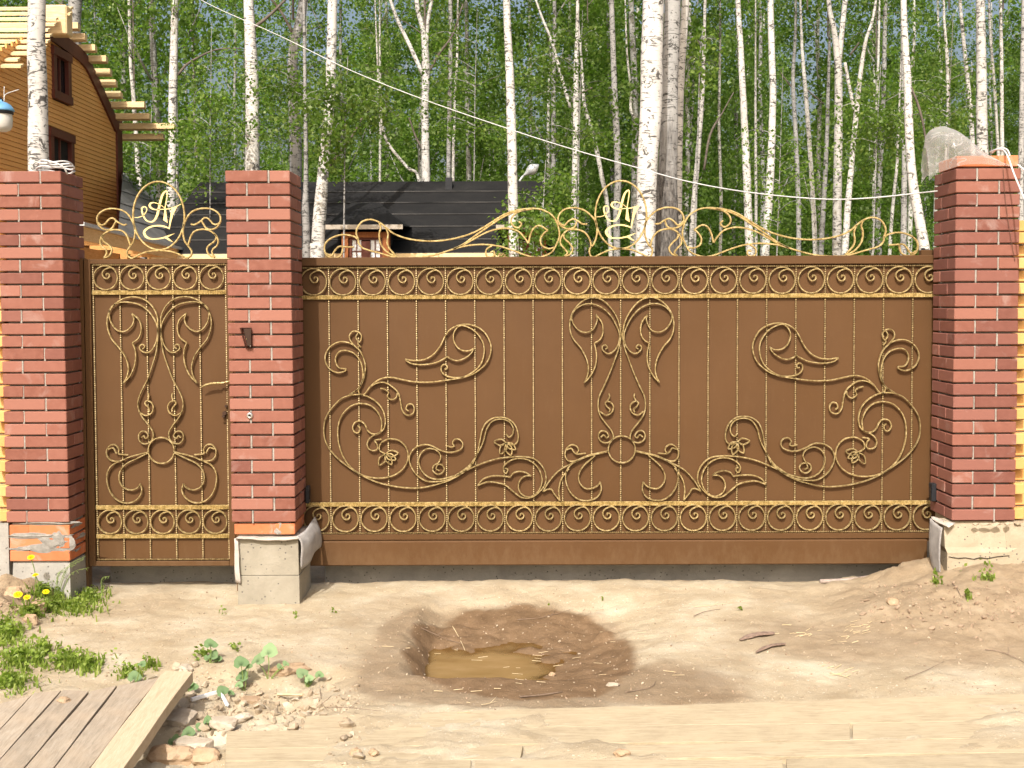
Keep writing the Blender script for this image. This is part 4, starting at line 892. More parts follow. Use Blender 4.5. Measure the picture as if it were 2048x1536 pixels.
cable('cable_shadow', uv([(2006, 337, -.008), (2010, 390, -.012), (2016, 440, -.010), (2026, 500, -.010), (2030, 522, -.008)]), .0016, 'thin dark line standing in for a cable shadow on the right pillar', 'cable_shadow', 'cable_shadow')  # thin dark tube drawn where the cable casts its shadow on the bricks
cable('overhead_cable', uv([(380, -12, 9.0), (440, 19, 8.3), (560, 72, 7.2), (700, 140, 6.0), (850, 200, 4.9), (1030, 262, 3.8), (1150, 300, 3.1), (1280, 337, 2.4), (1380, 364, 1.9), (1500, 385, 1.4), (1640, 398, .9), (1740, 396, .6), (1875, 382, .3)]), .0044, 'long white cable sagging from the trees to the right pillar')
coil = []
for k in range(41):
    a = 2*math.pi*k/16; coil.append((CXL+.085+.10*math.cos(a)*(1+.08*math.sin(k*.9)), .17+.12*math.sin(a), ZT+.012+.0016*k+.006*math.sin(k*1.3)))
coil += [(CXL+.10, .02, ZT+.06), (CXL+.18, .02, ZT+.03), (CXL+.20, .05, ZT-.015)]
cable('cable_coil', coil, .0052, 'coil of white cable lying on top of the left pillar', cat='cable', seg=3)
cable('hose', [tuple(U(u, v, .40)) for u, v in ((1640, 1163), (1700, 1160), (1760, 1153), (1830, 1156), (1880, 1160))], .014, 'grey hose lying under the right end of the sliding gate', 'hose', 'hose')

# ------------------------------------------------------------------ lantern at the left edge
LY = 2.6
la = thing('yard_lantern', 'yard lantern with blue cap and frosted glass at the left edge', 'lantern', tuple(U(4, 232, LY)))
c0 = U(3, 231, LY); k = (DIST+LY)/2431.45
MB().lathe([(.3*k, 31*k), (3*k, 31*k), (4*k, 27*k), (10*k, 26*k), (18*k, 21*k), (23*k, 14*k), (25*k, 10*k), (24*k, 8*k), (20*k, 9*k)], 24, c0).wput('cap', M['blue'], la, True)
MB().lathe([(23*k, 9*k), (23*k, 3*k), (21.5*k, 2*k), (21.5*k, 9*k)], 24, c0).wput('collar', M['black'], la, True)
MB().lathe([(20*k, 6*k), (21*k, -10*k), (20*k, -22*k), (16*k, -29*k), (9*k, -32*k), (.2*k, -32.5*k)], 24, c0).wput('glass_jar', M['frosted'], la, True)
MB().tube([tuple(U(6, 202, LY)), tuple(U(-6, 192, LY)), tuple(U(-30, 178, LY)), tuple(U(-60, 170, LY))], 2.6*k, 8).wput('bracket', M['black'], la, True)
MB().tube(catmull(uv([(8, 203, LY), (9, 192, LY), (14, 187, LY), (25, 183, LY), (38, 179, LY)]), 5), .8*k, 6).wput('wire', M['cable'], la, True)
MB().tube(catmull(uv([(8, 203, LY), (8, 188, LY), (8.5, 173, LY)]), 4), .7*k, 6).wput('wire', M['cable'], la, True)
pp = U(-66, 170, LY); MB().tube([(pp[0], LY, -.2), (pp[0], LY, pp[2]+.2)], .05, 10).wput('post', M['grey_wood'], la)

# ------------------------------------------------------------------ house at the left
HX = -7.17
def hx(u, v): p = UX(u, v, HX); return (p[1], p[2])          # (y, z) on the gable wall
hs = thing('siding_house', 'house with yellow siding and unfinished plank roof at the left', 'house', (HX-2, 12, 0))
yC, zE = hx(231, 240); yN = 9.4
verge = [hx(12, 112), hx(100, 52), hx(168, 112), hx(203, 182), hx(229, 240)]
yR = 12.0; zR = hx(118, 34)[1]
prof_y = [yN-.1, hx(98, 52)[0], hx(168, 112)[0], hx(203, 182)[0], yC+.02]; prof_z = [hx(4, 128)[1], hx(98, 52)[1]+.02, hx(168, 112)[1], hx(203, 182)[1], zE]
def ztop(y): return float(np.interp(y, prof_y, prof_z))
def yrange(z):
    ys = [y for y in np.linspace(yN, yC, 160) if ztop(y) >= z]; return (min(ys), max(ys)) if ys else None
step = .0715; z_ = .4
wallb = MB().box(HX-.16, HX-.035, yN+.05, yC-.05, -.3, min(prof_z)-.05); wallb.wput('wall', M['dark'], hs)
vs = [(HX-.05, y, 3.0) for y in np.linspace(yN+.05, yC-.05, 30)]+[(HX-.05, y, ztop(y)-.04) for y in np.linspace(yN+.05, yC-.05, 30)]
wput('gable', mesh('gable', vs, [(i, i+1, 30+i+1, 30+i) for i in range(29)], M['dark']), hs)
WIN = [(hx(103, 100)[0], hx(138, 100)[0], hx(120, 196)[1]-.05, hx(120, 100)[1]), (hx(98, 300)[0], hx(145, 300)[0], 3.15, hx(120, 262)[1])]
while z_ < zR+.4:
    r = yrange(z_+.06)
    if r:
        segs = [(r[0], r[1])]
        for (wa, wb, za, zb2) in WIN:
            if za-.02 < z_ < zb2: segs = [s for (a, b) in segs for s in ((a, min(b, wa)), (max(a, wb), b)) if s[1]-s[0] > .04]
        for (a, b) in segs:
            wput('siding_board', MB().add([(HX-.03, a, z_), (HX+.000, a, z_+.001), (HX-.007, a, z_+step-.006), (HX-.03, a, z_+step-.006), (HX-.03, b, z_), (HX+.000, b, z_+.001), (HX-.007, b, z_+step-.006), (HX-.03, b, z_+step-.006)],
                 [(0, 1, 2, 3), (4, 7, 6, 5), (0, 4, 5, 1), (1, 5, 6, 2), (2, 6, 7, 3)]).me('siding_board', M['siding']), hs)
    z_ += step
MB().box(HX-.04, HX+.03, yC-.0, yC+.28, -.3, zE+.02).wput('corner_post', M['trim'], hs)
vg = catmull([(y, z) for y, z in [hx(84, 44), hx(130, 77), hx(168, 110), hx(190, 152), hx(205, 184), hx(222, 222), hx(233, 246)]], 4); vs = []
for i, p in enumerate(vg):
    t = vg[min(i+1, len(vg)-1)]-vg[max(i-1, 0)]; L = math.hypot(*t); a, b = -t[1]/L, t[0]/L
    for (s, x) in ((.03, HX+.035), (-.2, HX+.035), (-.2, HX-.03), (.03, HX-.03)): vs.append((x, p[0]+a*s, p[1]+b*s))
wput('verge_board', mesh('verge_board', vs, [(i*4+k, i*4+(k+1) % 4, (i+1)*4+(k+1) % 4, (i+1)*4+k) for i in range(len(vg)-1) for k in range(4)]+[(0, 1, 2, 3)], M['trim']), hs)
for (wa, wb, za, zb2), dp in zip(WIN, (1, 1)):
    t = .13
    fr_ = MB(); fr_.box(HX-.03, HX+.035, wa, wa+t, za+t, zb2-t); fr_.box(HX-.03, HX+.035, wb-t, wb, za+t, zb2-t); fr_.box(HX-.03, HX+.05, wa-.02, wb+.02, zb2-t, zb2); fr_.box(HX-.03, HX+.05, wa-.02, wb+.02, za, za+t)
    w_ = fr_.wput('window', M['trim'], hs)
    o = MB().box(HX-.05, HX-.04, wa+t, wb-t, za+t, zb2-t).me('pane', M['dark_glass']); put('pane', o, w_)
    put('mullion', MB().box(HX-.038, HX-.01, (wa+wb)/2-.02, (wa+wb)/2+.02, za+t, zb2-t).me('mullion', M['trim']), w_)
MB().box(-12, HX-.2, yN+.06, yN+.2, -.3, 4.9).wput('front_wall', M['siding'], hs)
fl = [((14, 3), 140), ((26, 3), 137), ((40, 3), 133)]
nl = 11
pe = UX(26, 133, HX+.18); pr = UX(128, 18, HX+.18)
for i in range(nl):                                          # laths of the front roof slope
    t = i/(nl-1); y = pe[1]+(pr[1]-pe[1])*t; z = pe[2]+(pr[2]-pe[2])*t
    x1 = HX+.30+random.uniform(-.12, .12)
    MB().hexa([(-12.5, y-.055, z-.03), (x1, y-.055, z-.03), (x1, y+.055, z+.015), (-12.5, y+.055, z+.015)], [(-12.5, y-.055, z+.005), (x1, y-.055, z+.005), (x1, y+.055, z+.05), (-12.5, y+.055, z+.05)]).wput('lath', M['fresh_wood'], hs)
bk = [(158, 46, .42), (172, 68, .52), (192, 90, .60), (214, 112, .62), (222, 138, .55), (233, 160, .55), (243, 183, .55), (290, 204, 0), (300, 227, 0), (350, 247, 0), (328, 268, 0)]
for i, (u1, v1, ov) in enumerate(bk):                        # laths of the rear slope, their ends sticking out past the gable
    yy = np.interp(v1, [40, 110, 180, 245, 270], [yR+.7, hx(168, 112)[0]+.15, hx(203, 182)[0]+.2, yC+.15, yC+.35]); p = U(u1, v1, yy)
    MB().hexa([(HX-2.5, yy-.06, p[2]-.10), (p[0], yy-.06, p[2]-.10), (p[0], yy+.06, p[2]-.12), (HX-2.5, yy+.06, p[2]-.12)], [(HX-2.5, yy-.055, p[2]), (p[0], yy-.055, p[2]), (p[0], yy+.065, p[2]-.02), (HX-2.5, yy+.065, p[2]-.02)]).wput('lath', M['fresh_wood'], hs)
a = UX(117, 64, HX+.25); b = UX(140, 20, HX+.25)
bevel_mesh(MB().box(HX-.25, HX+.32, a[1]+.15, a[1]+.42, a[2], b[2]).wput('ridge_beam', M['fresh_wood'], hs).data, .02)

# ------------------------------------------------------------------ lean-to behind the wicket
lt = thing('lean_to_shed', 'lean-to shed with grey felt roof and raw timber eave behind the wicket', 'shed', (-5.5, 9, 0))
EA = UD(160, 446, 14); E1 = UD(236, 467, 16.4); EB = UD(452, 520, 24.0); TT = UD(238, 338, 24.2); TC = np.array([HX+.06, 14.95, UX(236, 338, HX+.06)[2]])
TT = np.array([TT[0], TT[1], TT[2]])
nrow = 5
for i in range(nrow):
    t0, t1 = i/nrow, (i+1)/nrow-.0
    a0 = E1*(1-t0)+TC*t0; a1 = E1*(1-t1)+TC*t1; b0 = EB*(1-t0)+TT*t0; b1 = EB*(1-t1)+TT*t1
    up = np.array([.012, 0, .02])*(1); dz = np.array([0, 0, .018*(nrow-i)]); th = np.array([0, 0, -.03])
    MB().hexa([a0+th, b0+th, b1+th, a1+th], [a0+np.array([0, 0, .02]), b0+np.array([0, 0, .02]), b1, a1]).wput('roof_strip', M['slate_felt'], lt)
e0, e1 = EA, EB
def bm_(p, q, dx0, dx1, z0, z1): return MB().hexa([p+np.array([dx0, 0, z0]), p+np.array([dx1, 0, z0]), q+np.array([dx1, 0, z0]), q+np.array([dx0, 0, z0])], [p+np.array([dx0, 0, z1]), p+np.array([dx1, 0, z1]), q+np.array([dx1, 0, z1]), q+np.array([dx0, 0, z1])])
bm_(e0, e1, -.05, .05, -.03, .012).wput('drip_edge', M['alu'], lt)
bm_(e0, e1, -.03, .0, -.19, -.033).wput('fascia_board', M['fascia_wood'], lt)
bm_(e0+np.array([0, .05, 0]), e1, -.42, -.38, -1.4, -.20).wput('cladding', M['orange_wood'], lt)
for k in range(9):
    p = e0*(1-k/9)+e1*(k/9); MB().box(p[0]-.55, p[0]-.035, p[1]+.1, p[1]+.16, p[2]-.19, p[2]-.06).wput('rafter', M['orange_wood'], lt)
for k, t in enumerate((.05, .32, .66)):
    p = e0*(1-t)+e1*t; MB().box(p[0]-.36, p[0]-.26, p[1], p[1]+.1, -.2, p[2]-.2).wput('post', M['orange_wood'], lt)

# ------------------------------------------------------------------ black roofed building behind the gate
ob = thing('black_roofed_building', 'low building with black felt roof and dormers behind the gate', 'building', (-2.5, 14, 0))
RY, EY = 15.6, 12.2
rx0, rx1 = U(400, 362, RY)[0], U(1095, 362, RY)[0]; zr_ = U(800, 363, RY)[2]; ze_ = U(800, 507, EY)[2]
ns = 6; vr = [363, 393, 422, 450, 480, 507]
zs_ = []
for i in range(ns):
    t0, t1 = i/ns, (i+1)/ns
    y0, z0 = EY+(RY-EY)*t0, ze_+(zr_-ze_)*t0; y1, z1 = EY+(RY-EY)*t1, ze_+(zr_-ze_)*t1
    MB().hexa([(rx0, y0, z0-.03), (rx1, y0, z0-.03), (rx1, y1, z1-.03), (rx0, y1, z1-.03)], [(rx0, y0, z0+.022), (rx1, y0, z0+.022), (rx1, y1, z1), (rx0, y1, z1)]).wput('felt_strip', M['bitumen'], ob)
    MB().hexa([(rx0, y0-.03, z0-.005), (rx1, y0-.03, z0-.005), (rx1, y0+.02, z0+.012), (rx0, y0+.02, z0+.012)], [(rx0, y0-.034, z0+.006), (rx1, y0-.034, z0+.006), (rx1, y0+.02, z0+.026), (rx0, y0+.02, z0+.026)]).wput('felt_seam', M['seam'], ob)
MB().hexa([(rx0, RY+3, ze_), (rx1, RY+3, ze_), (rx1, RY, zr_-.03), (rx0, RY, zr_-.03)], [(rx0, RY+3, ze_+.03), (rx1, RY+3, ze_+.03), (rx1, RY+.02, zr_), (rx0, RY+.02, zr_)]).wput('rear_roof', M['bitumen'], ob)
MB().box(rx0+.1, rx1-.1, EY-.06, EY-.02, ze_-.14, ze_+.0).wput('eave_board', M['fresh_wood'], ob)
MB().box(rx0+.2, rx1-.2, EY+.25, RY+2.5, -.3, ze_-.1).wput('wall', M['reddish_wood'], ob)
def dormer(ul, ur, label_u):
    DY = EY-.42
    pl, pr_ = U(ul, 452, DY), U(ur, 452, DY); cxd = (pl[0]+pr_[0])/2; wd = pr_[0]-pl[0]; zt_ = pl[2]; ap = U((ul+ur)/2+8, 396, DY+1.9)
    rf = mesh('dormer_roof', [(pl[0], DY-.02, zt_), (pr_[0], DY-.02, zt_), (pr_[0]+.02, DY+2.7, zt_+.12), (pl[0]-.02, DY+2.7, zt_+.12), (ap[0]-.25, DY+1.5, ap[2]-.12), (ap[0]+.25, DY+1.5, ap[2]-.12), (ap[0], DY+2.8, ap[2])], [(0, 1, 5, 4), (1, 2, 6, 5), (3, 0, 4, 6), (4, 5, 6), (0, 3, 2, 1)], M['bitumen'])
    d = wput('dormer', rf, ob)
    put('eave_board', MB().box(pl[0], pr_[0], DY-.06, DY-.02, U(ul, 459, DY)[2], zt_+.015).me('eave_board', M['grey_wood']), d)
    wl, wr = cxd-wd*.31, cxd+wd*.31; zw0 = ze_-.35; zw1 = zt_-.09
    put('jamb', MB().box(wl, wl+wd*.085, DY+.08, DY+.3, zw0, zw1).me('jamb', M['reddish_wood']), d)
    put('jamb', MB().box(wr-wd*.085, wr, DY+.08, DY+.3, zw0, zw1).me('jamb', M['reddish_wood']), d)
    put('lintel', MB().box(wl+wd*.085+.002, wr-wd*.085-.002, DY+.09, DY+.3, zw1-.085, zw1).me('lintel', M['reddish_wood']), d)
    put('cheek', MB().box(wl+.02, wr-.02, DY+.31, DY+2.0, zw0, zw1).me('cheek', M['dark']), d)
    ox0, ox1 = wl+wd*.085+.01, wr-wd*.085-.01; oz1 = zw1-.088
    fm = MB(); fm.box(ox0, ox0+.04, DY+.14, DY+.2, zw0, oz1); fm.box(ox1-.04, ox1, DY+.14, DY+.2, zw0, oz1); fm.box((ox0+ox1)/2-.07, (ox0+ox1)/2+.07, DY+.13, DY+.2, zw0, oz1-.05); fm.box(ox0, ox1, DY+.135, DY+.2, oz1-.03, oz1)
    put('window_frame', fm.me('window_frame', M['trim']), d)
    for (a, b) in ((ox0+.045, (ox0+ox1)/2-.075), ((ox0+ox1)/2+.075, ox1-.045)):
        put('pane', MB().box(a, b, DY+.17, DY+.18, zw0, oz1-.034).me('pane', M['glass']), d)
        bb = MB(); bb.box((a+b)/2-.008, (a+b)/2+.008, DY+.155, DY+.168, zw0, oz1-.034)
        for z in (oz1-.21, oz1-.42): bb.box(a, b, DY+.156, DY+.169, z-.008, z+.008)
        put('glazing_bar', bb.me('glazing_bar', M['trim']), d)
dormer(652, 806, 0); dormer(992, 1116, 1)
MB().box(U(892, 365, RY-.3)[0], U(905, 365, RY-.3)[0], RY-.5, RY-.3, zr_-.3, zr_+.02).wput('vent', M['black'], ob)
# street lamp head beyond the roof
sl_ = thing('street_lamp', 'grey street lamp head among the leaves behind the black roof', 'street lamp', (U(1062, 340, 17)[0], 17, 0))
a, b = U(1046, 352, 17), U(1078, 329, 17); d_ = (b-a); mb = MB()
rads = [.015, .03, .05, .085, .105, .11, .09, .05, .01]
mb.tube([a+d_*t for t in np.linspace(0, 1, 9)], [r*.95 for r in rads], 14); mb.wput('lamp_head', M['alu'], sl_, True)
MB().tube([(a[0]-.10, 17, -.2), (a[0]-.10, 17, a[2]-.25), (a[0]-.06, 17, a[2]-.08), tuple(a)], .022, 8).wput('pole', M['alu'], sl_, True)

# ------------------------------------------------------------------ birch wood
def leaf_mesh(name, pos, size, mat, tint=None, elong=1.35, up=0.25, seed=0):
    r = np.random.default_rng(seed); n_ = len(pos)
    nrm = r.normal(size=(n_, 3)); nrm[:, 2] += up; nrm /= np.linalg.norm(nrm, axis=1)[:, None]
    t = np.cross(nrm, r.normal(size=(n_, 3))); t /= np.linalg.norm(t, axis=1)[:, None]+1e-9; b = np.cross(nrm, t)
    sz = (size*r.uniform(.65, 1.35, n_))[:, None]
    v = np.stack([pos-t*sz*elong*.5, pos+b*sz*.5+nrm*sz*.12, pos+t*sz*elong*.5, pos-b*sz*.5+nrm*sz*.12], 1).reshape(-1, 3)
    me = bpy.data.meshes.new(name); me.vertices.add(n_*4); me.vertices.foreach_set('co', v.astype(np.float32).ravel())
    me.loops.add(n_*4); me.loops.foreach_set('vertex_index', np.arange(n_*4, dtype=np.int32)); me.polygons.add(n_)
    me.polygons.foreach_set('loop_start', (np.arange(n_)*4).astype(np.int32)); me.polygons.foreach_set('loop_total', np.full(n_, 4, np.int32))
    me.update(calc_edges=True)
    at = me.attributes.new('tint', 'FLOAT', 'FACE'); at.data.foreach_set('value', (np.clip(r.beta(2, 2.2, n_) if tint is None else tint+r.normal(0, .15, n_), 0, 1)).astype(np.float32))
    me.materials.append(mat); return me
def crown_points(H, z0, R, limbs, per, seed, droop=.5, clump=.22):
    """leaf positions gathered along drooping limbs; also the limbs as polylines"""
    r = np.random.default_rng(seed); pts = []; lines = []
    for i in range(limbs):
        f = (i+r.uniform(0, 1))/limbs; z = z0+(H-z0)*f; az = r.uniform(0, 2*math.pi); L = R*(.35+.65*math.sin(math.pi*min(1, .18+.80*f)))*r.uniform(.6, 1.15)
        el = r.uniform(.35, .95); d = np.array([math.cos(az)*math.cos(el), math.sin(az)*math.cos(el), math.sin(el)])
        line = []
        for s in np.linspace(0, 1, 7):
            p = np.array([0, 0, z])+d*L*s; p[2] -= droop*L*s*s*s; line.append(p)
        lines.append(line); ln = np.array(line)
        k = r.poisson(per); s = r.beta(1.9, 1.1, k)*6*.999; i0 = s.astype(int); fr = (s-i0)[:, None]
        base = ln[i0]*(1-fr)+ln[np.minimum(i0+1, 6)]*fr
        nt = max(3, k//34); tw = r.normal(0, .13*L+.05, (nt, 3)); tw[:, 2] *= .55
        pick = r.integers(0, nt, k); hang = r.exponential(.28, k)*(.5+L*.16)
        off = tw[pick]+r.normal(0, clump*.5, (k, 3))*np.array([1, 1, .7]); off[:, 2] -= hang*.8
        pts.append(base+off)
    return np.concatenate(pts), lines
# crowns of six kinds, shared by the trees far back
FARC = []
for k in range(6):
    pts, ln = crown_points(17, 2.2+.5*k % 2, 2.6+.25*(k % 3), 46, 210, 100+k)
    FARC.append(leaf_mesh('far_crown', pts, .088, M['leaf_far'], None, 1.3, .55, k))
FART = []
for k in range(4):
    r = random.Random(k); pp = [(0, 0, -.3)]; x = y = 0
    for z in range(1, 9): x += r.uniform(-.16, .16); y += r.uniform(-.1, .1); pp.append((x, y, z*2.1))
    mb = MB(); mb.tube(catmull(pp, 3), list(np.linspace(.11, .03, 25)), 8)
    for j in range(7):
        z = r.uniform(3, 14); a = r.uniform(0, 6.28); L = r.uniform(.9, 2.0); i0 = int(z/2.1); p0 = Vector(pp[i0+1])
        mb.tube([p0, p0+Vector((math.cos(a)*L*.4, math.sin(a)*L*.4, L*.6)), p0+Vector((math.cos(a)*L*.7, math.sin(a)*L*.7, L*1.25))], [.03, .02, .008], 5)
    FART.append(mb.me('far_trunk', M['birch' if k % 2 else 'birch_grey'], True))
rf = random.Random(11); placed = []
tries = 0
while len(placed) < 96 and tries < 6000:
    tries += 1; d = 31+56*rf.random()**.85; x = d*rf.uniform(-.50, .50); y = d-DIST
    if y < 24 and x > -3 and x < 0.5: continue
    if -.31 < x/d < -.145 and rf.random() < .5: continue
    if all((x-a)**2+(y-b)**2 > (2.2 if d < 50 else 3.2) for a, b in placed): placed.append((x, y))
for i, (x, y) in enumerate(placed):
    s = rf.uniform(.85, 1.2)
    t = thing('birch_tree', 'slender birch deep in the wood behind the nearer trunks', 'tree', (x, y, 0), 'birches deep in the wood', rf.uniform(0, 6.28)); t.scale = (s, s, s)
    put('trunk', FART[(i % 2)*2 if (x < 1 and i % 4) else i % 4], t); put('crown', FARC[rf.randrange(6)], t, rot=(0, 0, rf.uniform(0, 6.28)), sc=(1, 1, rf.uniform(.9, 1.1)))
# the wood beyond that, one mass
pts = []
for k in range(105):
    d = rf.uniform(88, 120); x = d*rf.uniform(-.52, .52)
    if -.30 < x/d < -.15 and k % 3: continue
    x = x*1.0; h_ = rf.uniform(12, 21)
    m_ = 330; r = np.random.default_rng(500+k); p = r.normal(size=(m_, 3)); p /= np.linalg.norm(p, axis=1)[:, None]
    p *= r.uniform(.45, 1, m_)[:, None]**.5; p = p*np.array([2.4, 2.4, h_*.47])+np.array([x, d-DIST, h_*.5]); pts.append(p)
o = put('far_wood', leaf_mesh('far_wood', np.concatenate(pts), .55, M['leaf_far'], None, 1.2, .2, 77)); tag(o, 'far wood closing the view behind the birches', None, None, 'stuff')
# undergrowth at the foot of the wood
pts = []
for k in range(190):
    d = rf.uniform(27, 46); x = d*rf.uniform(-.5, .5); m_ = 420; r = np.random.default_rng(900+k); h_ = rf.uniform(1.2, 3.6)
    p = r.normal(size=(m_, 3))*np.array([.75, .75, h_*.30])+np.array([x, d-DIST, h_*.45]); pts.append(p[p[:, 2] > 0])
o = put('undergrowth', leaf_mesh('undergrowth', np.concatenate(pts), .085, M['leaf_far'], .3, 1.2, .3, 78)); tag(o, 'green undergrowth at the foot of the birch wood', None, None, 'stuff')

